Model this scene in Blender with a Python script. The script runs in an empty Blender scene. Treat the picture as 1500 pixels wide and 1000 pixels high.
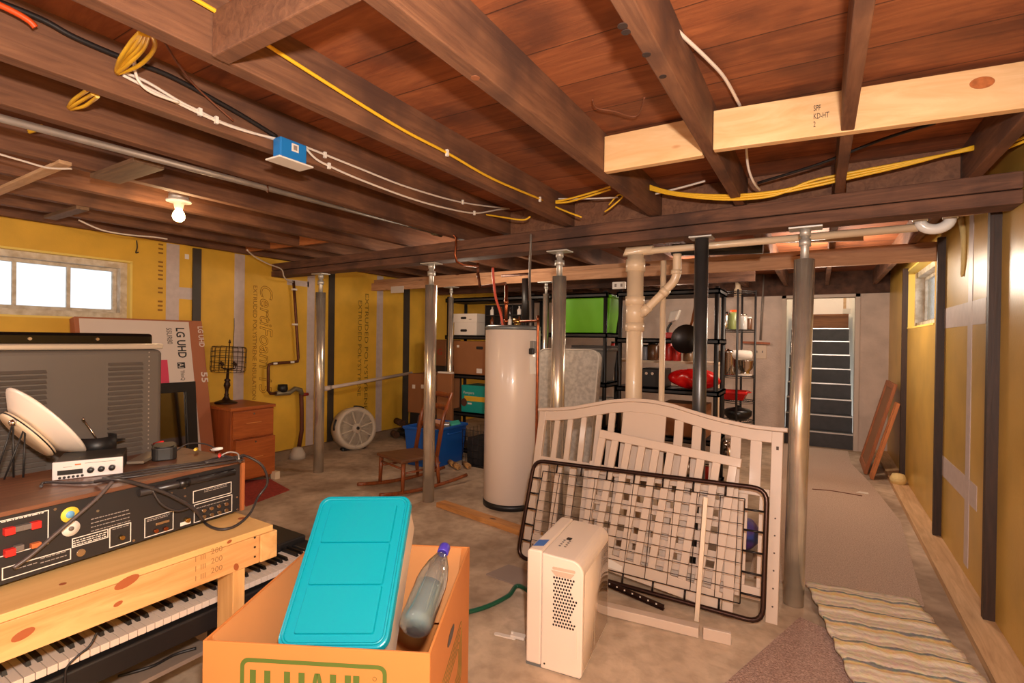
import bpy, bmesh, math, random
from mathutils import Vector, Matrix, Euler
random.seed(7)
sc = bpy.context.scene
C = sc.collection
PI = math.pi
# ---------------------------------------------------------------- camera
F = 740.0; H = 1.4
YAW = math.radians(31.3); PITCH = math.radians(-0.25); ROLL = math.radians(0.8)
def _basis():
    f0 = Vector((-math.sin(YAW), math.cos(YAW), 0)); r0 = Vector((math.cos(YAW), math.sin(YAW), 0)); u0 = Vector((0, 0, 1))
    f = f0*math.cos(PITCH) + u0*math.sin(PITCH); u = -f0*math.sin(PITCH) + u0*math.cos(PITCH)
    r = r0*math.cos(ROLL) + u*math.sin(ROLL); uu = -r0*math.sin(ROLL) + u*math.cos(ROLL)
    return f, r, uu
CF, CR, CU = _basis()
def ray(px, py): return CF + CR*((px-750)/F) + CU*((500-py)/F)
def onX(px, py, X): d = ray(px, py); return Vector((0, 0, H)) + d*(X/d.x)
def onY(px, py, Y): d = ray(px, py); return Vector((0, 0, H)) + d*(Y/d.y)
def onZ(px, py, Z): d = ray(px, py); return Vector((0, 0, H)) + d*((Z-H)/d.z)
cam = bpy.data.cameras.new('camera'); cam.sensor_width = 36; cam.lens = F/1500*36; cam.clip_start = 0.02
camo = bpy.data.objects.new('camera', cam); C.objects.link(camo)
m = Matrix.Identity(4)
for i in range(3):
    m[i][0] = CR[i]; m[i][1] = CU[i]; m[i][2] = -CF[i]
m[2][3] = H
camo.matrix_world = m
sc.camera = camo
sc.view_settings.view_transform = 'Standard'; sc.view_settings.look = 'None'; sc.view_settings.gamma = 1; sc.view_settings.use_curve_mapping = False
# ---------------------------------------------------------------- materials
def lin(c):
    return tuple(((x/255)/12.92 if x/255 <= .04045 else ((x/255+.055)/1.055)**2.4) for x in c[:3]) + (1,)
MC = {}
def mat(name, col, rough=.5, metal=0, noise=0, nscale=8, bump=0, col2=None, coat=0, spec=.5, emit=None, estr=0, bscale=None):
    if name in MC: return MC[name]
    M = bpy.data.materials.new(name); M.use_nodes = True; nt = M.node_tree; b = nt.nodes['Principled BSDF']
    b.inputs['Base Color'].default_value = lin(col); b.inputs['Roughness'].default_value = rough; b.inputs['Metallic'].default_value = metal
    b.inputs['Specular IOR Level'].default_value = spec
    if coat: b.inputs['Coat Weight'].default_value = coat; b.inputs['Coat Roughness'].default_value = .08
    if emit: b.inputs['Emission Color'].default_value = lin(emit); b.inputs['Emission Strength'].default_value = estr
    if noise or bump or col2:
        tc = nt.nodes.new('ShaderNodeTexCoord'); n = nt.nodes.new('ShaderNodeTexNoise'); n.inputs['Scale'].default_value = nscale; n.inputs['Detail'].default_value = 6
        nt.links.new(tc.outputs['Object'], n.inputs['Vector'])
        if noise or col2:
            c2 = lin(col2) if col2 else tuple(x*(1-noise) for x in lin(col)[:3])+(1,)
            cr = nt.nodes.new('ShaderNodeValToRGB'); cr.color_ramp.elements[0].position = .35; cr.color_ramp.elements[1].position = .65
            cr.color_ramp.elements[0].color = c2; cr.color_ramp.elements[1].color = lin(col)
            nt.links.new(n.outputs['Fac'], cr.inputs['Fac']); nt.links.new(cr.outputs['Color'], b.inputs['Base Color'])
        if bump:
            bn = nt.nodes.new('ShaderNodeBump'); bn.inputs['Strength'].default_value = bump; bn.inputs['Distance'].default_value = .01
            s = n
            if bscale:
                s = nt.nodes.new('ShaderNodeTexNoise'); s.inputs['Scale'].default_value = bscale; s.inputs['Detail'].default_value = 4
                nt.links.new(tc.outputs['Object'], s.inputs['Vector'])
            nt.links.new(s.outputs['Fac'], bn.inputs['Height']); nt.links.new(bn.outputs['Normal'], b.inputs['Normal'])
    MC[name] = M; return M
def wood(name, c1, c2, axis='Y', scale=1.0, rough=.6, stretch=14, knots=None, bump=.15, plank=None, blotch=None, coat=0):
    """procedural wood: grain stretched along axis; knots = colour; plank = (axis, width) board joints; blotch = darker stain colour"""
    if name in MC: return MC[name]
    M = bpy.data.materials.new(name); M.use_nodes = True; nt = M.node_tree; L = nt.links.new; b = nt.nodes['Principled BSDF']
    b.inputs['Roughness'].default_value = rough
    if coat: b.inputs['Coat Weight'].default_value = coat; b.inputs['Coat Roughness'].default_value = .15
    tc = nt.nodes.new('ShaderNodeTexCoord'); mp = nt.nodes.new('ShaderNodeMapping')
    k = {'X': 0, 'Y': 1, 'Z': 2}[axis]; sv = [stretch*scale]*3; sv[k] = scale*1.2; mp.inputs['Scale'].default_value = sv
    L(tc.outputs['Object'], mp.inputs['Vector'])
    n = nt.nodes.new('ShaderNodeTexNoise'); n.inputs['Scale'].default_value = 1.6; n.inputs['Detail'].default_value = 8; n.inputs['Roughness'].default_value = .6; n.inputs['Distortion'].default_value = 1.2
    L(mp.outputs['Vector'], n.inputs['Vector'])
    cr = nt.nodes.new('ShaderNodeValToRGB'); e = cr.color_ramp.elements
    e[0].position = .3; e[0].color = lin(c2); e[1].position = .66; e[1].color = lin(c1)
    L(n.outputs['Fac'], cr.inputs['Fac']); out = cr.outputs['Color']
    def mix(fac, a, col):
        mx = nt.nodes.new('ShaderNodeMix'); mx.data_type = 'RGBA'; L(fac, mx.inputs[0]); L(a, mx.inputs[6]); mx.inputs[7].default_value = lin(col); return mx.outputs[2]
    def ramp(src, p0, p1, v0=0, v1=1):
        r = nt.nodes.new('ShaderNodeMapRange'); r.inputs[1].default_value = p0; r.inputs[2].default_value = p1; r.inputs[3].default_value = v0; r.inputs[4].default_value = v1
        L(src, r.inputs[0]); return r.outputs[0]
    if blotch:
        n2 = nt.nodes.new('ShaderNodeTexNoise'); n2.inputs['Scale'].default_value = 2.6; n2.inputs['Detail'].default_value = 5
        L(tc.outputs['Object'], n2.inputs['Vector']); out = mix(ramp(n2.outputs['Fac'], .5, .68, 0, .85), out, blotch)
    if knots:
        m2 = nt.nodes.new('ShaderNodeMapping'); s2 = [7.5]*3; s2[k] = 3.2; m2.inputs['Scale'].default_value = s2; m2.inputs['Location'].default_value = (.37, .21, .64)
        L(tc.outputs['Object'], m2.inputs['Vector'])
        v = nt.nodes.new('ShaderNodeTexVoronoi'); v.inputs['Scale'].default_value = 1.0; L(m2.outputs['Vector'], v.inputs['Vector'])
        out = mix(ramp(v.outputs['Distance'], .13, .09, 0, 1), out, knots)
    h = n.outputs['Fac']
    if plank:
        ax, w = plank
        sp = nt.nodes.new('ShaderNodeSeparateXYZ'); L(tc.outputs['Object'], sp.inputs[0])
        d = nt.nodes.new('ShaderNodeMath'); d.operation = 'DIVIDE'; L(sp.outputs[ax], d.inputs[0]); d.inputs[1].default_value = w
        fr = nt.nodes.new('ShaderNodeMath'); fr.operation = 'FRACT'; L(d.outputs[0], fr.inputs[0])
        fl = nt.nodes.new('ShaderNodeMath'); fl.operation = 'FLOOR'; L(d.outputs[0], fl.inputs[0])
        wn = nt.nodes.new('ShaderNodeTexWhiteNoise'); wn.noise_dimensions = '1D'; L(fl.outputs[0], wn.inputs[1])
        hs = nt.nodes.new('ShaderNodeHueSaturation'); L(ramp(wn.outputs['Value'], 0, 1, .75, 1.2), hs.inputs['Value']); L(out, hs.inputs['Color']); out = hs.outputs[0]
        out = mix(ramp(fr.outputs[0], .0, .03, 1, 0), out, (22, 10, 6))
    L(out, b.inputs['Base Color'])
    if bump:
        bn = nt.nodes.new('ShaderNodeBump'); bn.inputs['Strength'].default_value = bump; bn.inputs['Distance'].default_value = .006
        L(h, bn.inputs['Height']); L(bn.outputs['Normal'], b.inputs['Normal'])
    MC[name] = M; return M
def glass(name, col, rough=.0, ior=1.45, alpha=None):
    if name in MC: return MC[name]
    M = mat(name, col, rough, spec=.5); b = M.node_tree.nodes['Principled BSDF']; b.inputs['Transmission Weight'].default_value = 1; b.inputs['IOR'].default_value = ior
    return M
# ---------------------------------------------------------------- mesh builder
class MB:
    def __init__(s, M=None): s.v = []; s.f = []; s.sm = []; s.M = M
    def _add(s, vs, fs, smooth=False):
        o = len(s.v)
        for p in vs:
            p = Vector(p); s.v.append(s.M @ p if s.M else p)
        for f in fs: s.f.append([i+o for i in f]); s.sm.append(smooth)
        return s
    def box(s, a, b):
        x0, x1 = sorted((a[0], b[0])); y0, y1 = sorted((a[1], b[1])); z0, z1 = sorted((a[2], b[2]))
        return s._add([(x0,y0,z0),(x1,y0,z0),(x1,y1,z0),(x0,y1,z0),(x0,y0,z1),(x1,y0,z1),(x1,y1,z1),(x0,y1,z1)],
                      [(0,3,2,1),(4,5,6,7),(0,1,5,4),(1,2,6,5),(2,3,7,6),(3,0,4,7)])
    def cbox(s, c, d, R=None):
        R = R or Matrix.Identity(3); c = Vector(c)
        vs = [c + R @ Vector((sx*d[0]/2, sy*d[1]/2, sz*d[2]/2)) for sz in (-1,1) for sx, sy in ((-1,-1),(1,-1),(1,1),(-1,1))]
        return s._add(vs, [(0,3,2,1),(4,5,6,7),(0,1,5,4),(1,2,6,5),(2,3,7,6),(3,0,4,7)])
    def bar(s, p0, p1, w, h, up=(0,0,1)):
        p0 = Vector(p0); p1 = Vector(p1); z = (p1-p0); L = z.length; z.normalize(); up = Vector(up)
        x = up.cross(z)
        if x.length < 1e-4: x = Vector((1,0,0)).cross(z)
        x.normalize(); y = z.cross(x)
        R = Matrix((x, y, z)).transposed()
        return s.cbox((p0+p1)/2, (w, h, L), R)
    def hexa(s, b4, t4):
        return s._add(list(b4)+list(t4), [(0,3,2,1),(4,5,6,7),(0,1,5,4),(1,2,6,5),(2,3,7,6),(3,0,4,7)])
    def tube(s, pts, r, n=8, closed=False):
        pts = [Vector(p) for p in pts]; N = len(pts); rr = r if isinstance(r, (list, tuple)) else [r]*N
        rings = []; prev = None
        for i, p in enumerate(pts):
            if closed: t = pts[(i+1) % N]-pts[i-1]
            else: t = pts[min(i+1, N-1)]-pts[max(i-1, 0)]
            if t.length < 1e-9: t = Vector((0,0,1))
            t.normalize()
            if prev is None:
                a = Vector((0,0,1)) if abs(t.z) < .9 else Vector((1,0,0)); x = a.cross(t)
            else: x = prev - t*prev.dot(t)
            if x.length < 1e-6: x = Vector((1,0,0)).cross(t)
            x.normalize(); prev = x; y = t.cross(x)
            rings.append([p + x*(rr[i]*math.cos(2*PI*k/n)) + y*(rr[i]*math.sin(2*PI*k/n)) for k in range(n)])
        vs = [q for R in rings for q in R]; fs = []
        for i in range(N if closed else N-1):
            a = i*n; b = ((i+1) % N)*n
            for k in range(n): fs.append((a+k, a+(k+1) % n, b+(k+1) % n, b+k))
        s._add(vs, fs, True)
        if not closed:
            o = len(s.v)-len(vs)
            s.f.append([o+k for k in reversed(range(n))]); s.sm.append(False)
            s.f.append([o+(N-1)*n+k for k in range(n)]); s.sm.append(False)
        return s
    def cyl(s, p0, p1, r, n=20, r1=None): return s.tube([p0, p1], [r, r if r1 is None else r1], n)
    def lathe(s, prof, o=(0,0,0), R=None, n=24, smooth=True):
        R = R or Matrix.Identity(3); o = Vector(o); vs = []; fs = []
        for r, z in prof:
            for k in range(n): vs.append(o + R @ Vector((r*math.cos(2*PI*k/n), r*math.sin(2*PI*k/n), z)))
        for i in range(len(prof)-1):
            for k in range(n): fs.append((i*n+k, i*n+(k+1) % n, (i+1)*n+(k+1) % n, (i+1)*n+k))
        s._add(vs, fs, smooth)
        o2 = len(s.v)-len(vs)
        if prof[0][0] > 1e-5: s.f.append([o2+k for k in reversed(range(n))]); s.sm.append(False)
        if prof[-1][0] > 1e-5: s.f.append([o2+(len(prof)-1)*n+k for k in range(n)]); s.sm.append(False)
        return s
    def prism(s, poly, d0, d1, M=None):
        """polygon (a,b) in local xy extruded along z from d0 to d1, placed by M (4x4)"""
        M = M or Matrix.Identity(4); n = len(poly)
        vs = [M @ Vector((a, b, d0)) for a, b in poly] + [M @ Vector((a, b, d1)) for a, b in poly]
        fs = [list(reversed(range(n))), list(range(n, 2*n))] + [(i, (i+1) % n, n+(i+1) % n, n+i) for i in range(n)]
        return s._add(vs, fs)
    def rect_ring(s, w, h, t, d0, d1, M=None):
        """rectangular frame, outer w x h, member width t, in local xy centred, extruded d0..d1"""
        M = M or Matrix.Identity(4); o = [(-w/2,-h/2),(w/2,-h/2),(w/2,h/2),(-w/2,h/2)]; i = [(-w/2+t,-h/2+t),(w/2-t,-h/2+t),(w/2-t,h/2-t),(-w/2+t,h/2-t)]
        vs = [M @ Vector((a,b,d)) for d in (d0,d1) for P in (o,i) for a,b in P]; fs = []
        for k in range(4):
            j = (k+1) % 4
            fs += [(k,4+k,4+j,j),(8+k,8+j,12+j,12+k),(k,j,8+j,8+k),(4+k,12+k,12+j,4+j)]
        return s._add(vs, fs)
    def grid(s, f, nu, nv, smooth=True):
        vs = [f(u/nu, v/nv) for v in range(nv+1) for u in range(nu+1)]
        fs = [(v*(nu+1)+u, v*(nu+1)+u+1, (v+1)*(nu+1)+u+1, (v+1)*(nu+1)+u) for v in range(nv) for u in range(nu)]
        return s._add(vs, fs, smooth)
    def build(s, name, mt, parent=None, bevel=0, seg=2, solid=0, local=False, recalc=True, sub=0):
        vs = s.v
        if parent is not None:
            if not local: Mi = WM[parent.name].inverted(); vs = [Mi @ v for v in vs]
            loc = None
        else:
            lo = [min(v[i] for v in vs) for i in range(3)]; hi = [max(v[i] for v in vs) for i in range(3)]
            loc = Vector(((lo[0]+hi[0])/2, (lo[1]+hi[1])/2, lo[2])); vs = [v-loc for v in vs]
        me = bpy.data.meshes.new(name); me.from_pydata([tuple(v) for v in vs], [], s.f)
        me.polygons.foreach_set('use_smooth', s.sm); me.update()
        if recalc:
            bm = bmesh.new(); bm.from_mesh(me); bmesh.ops.recalc_face_normals(bm, faces=bm.faces); bm.to_mesh(me); bm.free()
        o = bpy.data.objects.new(name, me); C.objects.link(o)
        for x in (mt if isinstance(mt, (list, tuple)) else [mt]): me.materials.append(x)
        if parent is not None: o.parent = parent; WM[o.name] = WM[parent.name].copy()
        else: o.location = loc; WM[o.name] = Matrix.Translation(loc)
        if solid:
            md = o.modifiers.new('solid', 'SOLIDIFY'); md.thickness = solid; md.offset = 0
        if sub:
            md = o.modifiers.new('sub', 'SUBSURF'); md.levels = sub; md.render_levels = sub
        if bevel:
            md = o.modifiers.new('bev', 'BEVEL'); md.width = bevel; md.segments = seg; md.limit_method = 'ANGLE'; md.angle_limit = .6
        return o
WM = {}
def tag(o, label, cat, group=None, kind=None):
    o['label'] = label; o['category'] = cat
    if group: o['group'] = group
    if kind: o['kind'] = kind
    return o
def struct(o): o['kind'] = 'structure'; return o
def thing(name, label, cat, loc=(0,0,0), rz=0, group=None, rot=None):
    o = bpy.data.objects.new(name, None); C.objects.link(o); o.empty_display_size = .05
    o.location = loc; e = Euler(rot or (0,0,rz)); o.rotation_euler = e
    WM[o.name] = Matrix.Translation(Vector(loc)) @ e.to_matrix().to_4x4()
    return tag(o, label, cat, group)
def dup(root, loc=None, label=None, rot=None):
    r = root.copy(); C.objects.link(r)
    if loc is not None: r.location = loc
    if rot is not None: r.rotation_euler = rot
    if label: r['label'] = label
    WM[r.name] = Matrix.Translation(r.location) @ r.rotation_euler.to_matrix().to_4x4()
    for ch in list(root.children):
        c = ch.copy(); C.objects.link(c); c.parent = r; WM[c.name] = WM[r.name].copy()
        for g in ch.children:
            d = g.copy(); C.objects.link(d); d.parent = c
    return r
def smooth(pts, k=6):
    """Catmull-Rom through the points"""
    P = [Vector(p) for p in pts]; out = []
    for i in range(len(P)-1):
        a = P[max(i-1,0)]; b = P[i]; c = P[i+1]; d = P[min(i+2, len(P)-1)]
        for j in range(k):
            t = j/k
            out.append(.5*((2*b)+(c-a)*t+(2*a-5*b+4*c-d)*t*t+(3*b-a-3*c+d)*t**3))
    out.append(P[-1]); return out
def frame(o, x, y):
    """4x4 from origin, x axis, y axis"""
    x = Vector(x).normalized(); z = x.cross(Vector(y)).normalized(); y = z.cross(x)
    M = Matrix((x, y, z)).transposed().to_4x4(); M.translation = Vector(o); return M
def text(s, name, mt, parent, M, h=None, w=None, outline=0, thick=.0006, align='LEFT', shear=0, bold=0):
    cu = bpy.data.curves.new('t', 'FONT'); cu.body = s; cu.size = 1; cu.align_x = align; cu.shear = shear; cu.offset = bold; cu.resolution_u = 3
    if outline: cu.fill_mode = 'NONE'; cu.bevel_depth = outline; cu.bevel_resolution = 0
    to = bpy.data.objects.new('t', cu); C.objects.link(to)
    dg = bpy.context.evaluated_depsgraph_get(); me = bpy.data.meshes.new_from_object(to.evaluated_get(dg)); bpy.data.objects.remove(to); bpy.data.curves.remove(cu)
    xs = [v.co.x for v in me.vertices]; ys = [v.co.y for v in me.vertices]
    sx = (w/(max(xs)-min(xs))) if w else None; sy = (h/(max(ys)-min(ys))) if h else None
    sx = sx or sy; sy = sy or sx; x0 = min(xs) if align == 'LEFT' else (min(xs)+max(xs))/2; y0 = min(ys)
    Mi = WM[parent.name].inverted() @ M
    for v in me.vertices: v.co = Mi @ Vector(((v.co.x-x0)*sx, (v.co.y-y0)*sy, thick+v.co.z*min(sx,sy)))
    me.name = name; o = bpy.data.objects.new(name, me); C.objects.link(o); me.materials.clear(); me.materials.append(mt); o.parent = parent
    return o
def cable(name, pts, r, mt, label=None, cat='cable', group=None, k=6, parent=None, n=6):
    o = MB().tube(smooth(pts, k), r, n).build(name, mt, parent)
    if label: tag(o, label, cat, group)
    return o
def shape(poly, axis='Z'): return poly
def rrect(w, h, r, n=4):
    out = []
    for cx, cy, a0 in ((w/2-r, h/2-r, 0), (-w/2+r, h/2-r, 90), (-w/2+r, -h/2+r, 180), (w/2-r, -h/2+r, 270)):
        for i in range(n+1):
            a = math.radians(a0+90*i/n); out.append((cx+r*math.cos(a), cy+r*math.sin(a)))
    return out
# ================================================================ SETTING
XL, XR, YB, YN = -5.2, .76, 8.0, -2.6
ZJ = lambda X: 2.18 - .013*X          # underside of joists (the old floor sags a little)
JH = .18
foam = mat('yellow_foam', (240, 188, 62), .55, noise=.18, nscale=3, bump=.1, bscale=120)
foam_r = mat('yellow_foam_film', (212, 170, 78), .32, noise=.2, nscale=3, bump=.08, bscale=90)
conc = None
def concrete():
    M = bpy.data.materials.new('concrete'); M.use_nodes = True; nt = M.node_tree; L = nt.links.new; b = nt.nodes['Principled BSDF']; b.inputs['Roughness'].default_value = .75
    tc = nt.nodes.new('ShaderNodeTexCoord')
    def nz(s, d=8, dist=0):
        n = nt.nodes.new('ShaderNodeTexNoise'); n.inputs['Scale'].default_value = s; n.inputs['Detail'].default_value = d; n.inputs['Distortion'].default_value = dist; L(tc.outputs['Object'], n.inputs['Vector']); return n.outputs['Fac']
    cr = nt.nodes.new('ShaderNodeValToRGB'); e = cr.color_ramp.elements; e[0].position = .32; e[0].color = lin((150, 126, 104)); e[1].position = .68; e[1].color = lin((216, 192, 166))
    L(nz(1.7, 10, .6), cr.inputs['Fac'])
    mx = nt.nodes.new('ShaderNodeMix'); mx.data_type = 'RGBA'; mx.blend_type = 'MULTIPLY'; mx.inputs[0].default_value = .55
    cr2 = nt.nodes.new('ShaderNodeValToRGB'); e = cr2.color_ramp.elements; e[0].position = .35; e[0].color = (.6,.57,.54,1); e[1].position = .6; e[1].color = (1,1,1,1)
    L(nz(14, 8, .3), cr2.inputs['Fac']); L(cr.outputs[0], mx.inputs[6]); L(cr2.outputs[0], mx.inputs[7]); L(mx.outputs[2], b.inputs['Base Color'])
    bn = nt.nodes.new('ShaderNodeBump'); bn.inputs['Strength'].default_value = .2; bn.inputs['Distance'].default_value = .01; L(nz(30, 6), bn.inputs['Height']); L(bn.outputs[0], b.inputs['Normal'])
    return M
conc = concrete()
blockw = mat('painted_block', (205, 184, 170), .8, noise=.18, nscale=5, bump=.5, bscale=40)
brick = mat('rough_brick', (92, 62, 48), .9, noise=.6, nscale=9, bump=1.0, bscale=14)
white = mat('white_paint', (238, 232, 224), .5)
o = MB().box((XL-.3, YN-.1, -.1), (XR+.3, YB+.05, 0)).build('floor', conc); struct(o)
# left wall with window opening
WY0, WY1, WZ0, WZ1 = .62, 2.06, 1.53, 2.03
b = MB(); x0, x1 = XL-.22, XL
b.box((x0, YN, 0), (x1, WY0, 2.5)).box((x0, WY1, 0), (x1, YB+.1, 2.5)).box((x0, WY0, 0), (x1, WY1, WZ0)).box((x0, WY0, WZ1), (x1, WY1, 2.5))
wall_left = struct(b.build('wall_left', foam))
# right wall with window opening
a0 = onX(1341, 395, XR); a1 = onX(1368, 480, XR)
RY0, RY1 = a1.y-.02, a0.y+.02
RZ0, RZ1 = 1.53, 2.06
RY1 = onX(1324, 440, XR).y; RY0 = 5.05; RZ0 = onX(1324, 481, XR).z; RZ1 = onX(1327, 400, XR).z
b = MB(); x0, x1 = XR, XR+.26
b.box((x0, YN, 0), (x1, RY0, 2.5)).box((x0, RY1, 0), (x1, YB+.1, 2.5)).box((x0, RY0, 0), (x1, RY1, RZ0)).box((x0, RY0, RZ1), (x1, RY1, 2.5))
wall_right = struct(b.build('wall_right', foam_r))
# back wall with doorway to the stairs
DX0, DX1, DZ = -.43, .43, 2.06
b = MB(); b.box((XL, YB, 0), (DX0, YB+.16, 2.06)).box((DX1, YB, 0), (XR, YB+.16, 2.06))
wall_back = struct(b.build('wall_back', blockw))
struct(MB().box((XL, YB-.03, 2.06), (XR, YB+.16, 2.5)).build('trim_1', brick))
struct(MB().box((XL-.2, YN-.12, 0), (XR+.2, YN, 2.5)).build('wall_front', blockw))
# door lining
jam = mat('pale_jamb', (196, 178, 164), .6)
b = MB().box((DX0-.02, YB-.015, 0), (DX0+.03, YB+.17, DZ)).box((DX1-.03, YB-.015, 0), (DX1+.02, YB+.17, DZ)).box((DX0-.02, YB-.015, DZ-.04), (DX1+.02, YB+.17, DZ))
struct(b.build('door_1', jam))
# stairwell
stw = mat('stairwell_white', (232, 226, 214), .6)
b = MB().box((DX0-.12, YB+.16, 0), (DX0-.02, YB+3.6, 4.2)).build('wall_stair_left', stw); struct(b)
b = MB().box((DX1+.02, YB+.16, 0), (DX1+.12, YB+3.6, 4.2)).build('wall_stair_right', stw); struct(b)
b = MB().box((DX0-.12, YB+3.5, 0), (DX1+.12, YB+3.6, 4.2)).build('wall_stair_end', stw); struct(b)
b = MB().box((DX0-.12, YB+.16, 4.2), (DX1+.12, YB+3.6, 4.3)).box((DX0-.12, YB+.1, 2.5), (DX1+.12, YB+.16, 4.3)).build('ceiling_stair', stw); struct(b)
# subfloor boards overhead
sub = wood('subfloor_boards', (170, 100, 58), (128, 68, 38), axis='X', scale=1.4, rough=.75, plank=(1, .25), stretch=9, blotch=(100, 56, 36), bump=.35)
zt = lambda X: ZJ(X)+JH
bo = MB(); bo.hexa([(XL-.2, YN, zt(XL)), (XR+.2, YN, zt(XR)), (XR+.2, YB+.1, zt(XR)), (XL-.2, YB+.1, zt(XL))], [(XL-.2, YN, 2.7), (XR+.2, YN, 2.7), (XR+.2, YB+.1, 2.7), (XL-.2, YB+.1, 2.7)])
struct(bo.build('ceiling', sub))
# ---- left window: casing, sash with muntins, three panes and a fourth out of frame
wfr = mat('peeling_white_paint', (226, 216, 200), .75, col2=(192, 176, 152), nscale=16, bump=.5, bscale=30)
pane = glass('window_glass', (235, 242, 248), .25, 1.2)
def paint_window(nm, xf, y0, y1, z0, z1, sx, nmunt, fw=.055):
    """xf = room-side face of the casing, sx = direction outward"""
    T = bpy.data.objects.new(nm, None); C.objects.link(T); T.location = (xf, (y0+y1)/2, z0); WM[T.name] = Matrix.Translation(T.location); T['kind'] = 'structure'
    M = frame((xf, (y0+y1)/2, (z0+z1)/2), (0, 1, 0), (0, 0, 1))
    MB().rect_ring(y1-y0, z1-z0, fw, -.04, .04, M).build('window_frame', wfr, T, bevel=.004)
    iy0, iy1, iz0, iz1 = y0+fw, y1-fw, z0+fw, z1-fw
    M2 = frame((xf+sx*.05, (y0+y1)/2, (z0+z1)/2), (0, 1, 0), (0, 0, 1))
    MB().rect_ring(iy1-iy0, iz1-iz0, .028, -.018, .018, M2).build('window_sash', wfr, T, bevel=.003)
    for k in range(1, nmunt+1):
        yy = iy0 + (iy1-iy0)*k/(nmunt+1)
        MB().box((xf+sx*.05-.014, yy-.012, iz0), (xf+sx*.05+.014, yy+.012, iz1)).build('muntin', wfr, T)
    for k in range(nmunt+1):
        ya = iy0 + (iy1-iy0)*k/(nmunt+1)+.008; yb = iy0 + (iy1-iy0)*(k+1)/(nmunt+1)-.008
        MB().box((xf+sx*.055-.002, ya, iz0+.01), (xf+sx*.055+.002, yb, iz1-.01)).build('window_pane', pane, T)
    return T
w1 = paint_window('window_1', XL-.1, WY0, WY1, WZ0, WZ1, -1, 3)
reveal = mat('pale_foam_edge', (244, 214, 110), .6)
MB().box((XL-.12, WY1-.004, WZ0), (XL+.004, WY1+.012, WZ1)).box((XL-.12, WY0, WZ1-.004), (XL+.004, WY1+.012, WZ1+.012)).box((XL-.12, WY0, WZ0-.012), (XL+.004, WY1+.012, WZ0+.004)).build('window_reveal', reveal, w1)
w2 = paint_window('window_2', XR+.13, RY0, RY1, RZ0, RZ1, 1, 1)
MB().box((XR-.004, RY1-.004, RZ0), (XR+.14, RY1+.012, RZ1)).box((XR-.004, RY0, RZ1-.004), (XR+.14, RY1+.012, RZ1+.012)).box((XR-.004, RY0, RZ0-.012), (XR+.14, RY1+.012, RZ0+.004)).build('window_reveal', reveal, w2)
# tape strips on the foam
tape = mat('silver_seam_tape', (208, 190, 184), .4, noise=.1, nscale=20)
def strip_left(p0, p1, y0, y1, z0, z1): MB().box((XL, y0, z0), (XL+.002, y1, z1)).build('seam_tape', tape, wall_left)
def YL(px, py=440): return onX(px, py, XL).y
def ZL(px, py): return onX(px, py, XL).z
for a, c in ((243, 262), (343, 358), (450, 461), (552, 561)): strip_left(0, 0, YL(a), YL(c), .1, 2.25)
strip_left(0, 0, YL(262), YL(281), ZL(270, 438), ZL(270, 421)); strip_left(0, 0, YL(420), YL(452), ZL(440, 419), ZL(440, 411))
def YRr(px, py=500): return onX(px, py, XR).y
for y0, y1, z0, z1 in ((YRr(1424), YRr(1418), .1, 2.2), (YRr(1444), YRr(1378), 1.52, 1.66), (YRr(1432, 680), YRr(1375, 640), .48, .62)):
    MB().box((XR-(.002 if z1 < 2 else .0032), min(y0,y1), z0), (XR, max(y0,y1), z1)).build('seam_tape', tape, wall_right)
# dark furring strips
dk = wood('dark_furring', (66, 44, 32), (42, 28, 21), axis='Z', scale=1.5, rough=.55, bump=.2)
dsteel = mat('dark_strip', (66, 58, 50), .5, noise=.15, nscale=6)
n = 2
for a, c in ((281, 293), (481, 489), (591, 599)):
    struct(MB().box((XL, YL(a), .1), (XL+.02, YL(c), 2.24)).build(f'trim_{n}', dsteel)); n += 1
for px, py in ((1434, 906), (1362, 783), (1308, 700)):
    y = onZ(px, py, .04).y
    struct(MB().box((XR-.045, y, .04), (XR, y+.04, 2.17)).build(f'trim_{n}', dk)); n += 1
plate = wood('sill_plate_wood', (222, 184, 138), (186, 146, 104), axis='Y', rough=.7)
struct(MB().box((.63, YN, 0), (XR, YB, .042)).build('baseboard_right', plate))
struct(MB().box((XL, YN, 0), (XL+.06, 6.2, .1)).build('baseboard_left', mat('pale_footing', (150, 124, 98), .8, noise=.3, nscale=8, bump=.4)))
# lettering printed on the foam
ink = mat('foam_print', (150, 98, 20), .6)
ink2 = mat('foam_print_olive', (120, 96, 30), .6)
def wall_text(s, px, pyt, pyb, side, hh, outline=0, shear=0, m_=ink):
    p = onX(px, pyt, side); q = onX(px, pyb, side)
    xo = -1 if side < 0 else 1
    # reading downwards
    M = frame((side-xo*.001, p.y, p.z), (0, 0, -1), (0, 1, 0)) if side < 0 else frame((side-.001, p.y, p.z), (0, 0, -1), (0, -1, 0))
    return text(s, 'foam_print', m_, wall_left if side < 0 else wall_right, M, h=hh, w=p.z-q.z, outline=outline, thick=.001, shear=shear)
wall_text('CertiFoam 15', 381, 418, 578, XL, .15, outline=.012, shear=.25)
wall_text('EXTRUDED POLYSTYRENE INSULATION', 371, 418, 585, XL, .045)
wall_text('IIII IIIII II III', 232, 350, 455, XL, .04)
for px, a, c_ in ((535, 430, 600), (525, 440, 580)): wall_text('EXTRUDED POLYSTYRENE', px, a, c_, XL, .06, m_=ink2)
# small box sticker
MB().box((XL, YL(270), ZL(272, 379)), (XL+.002, YL(276), ZL(272, 372))).build('sticker', white, wall_left)
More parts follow.
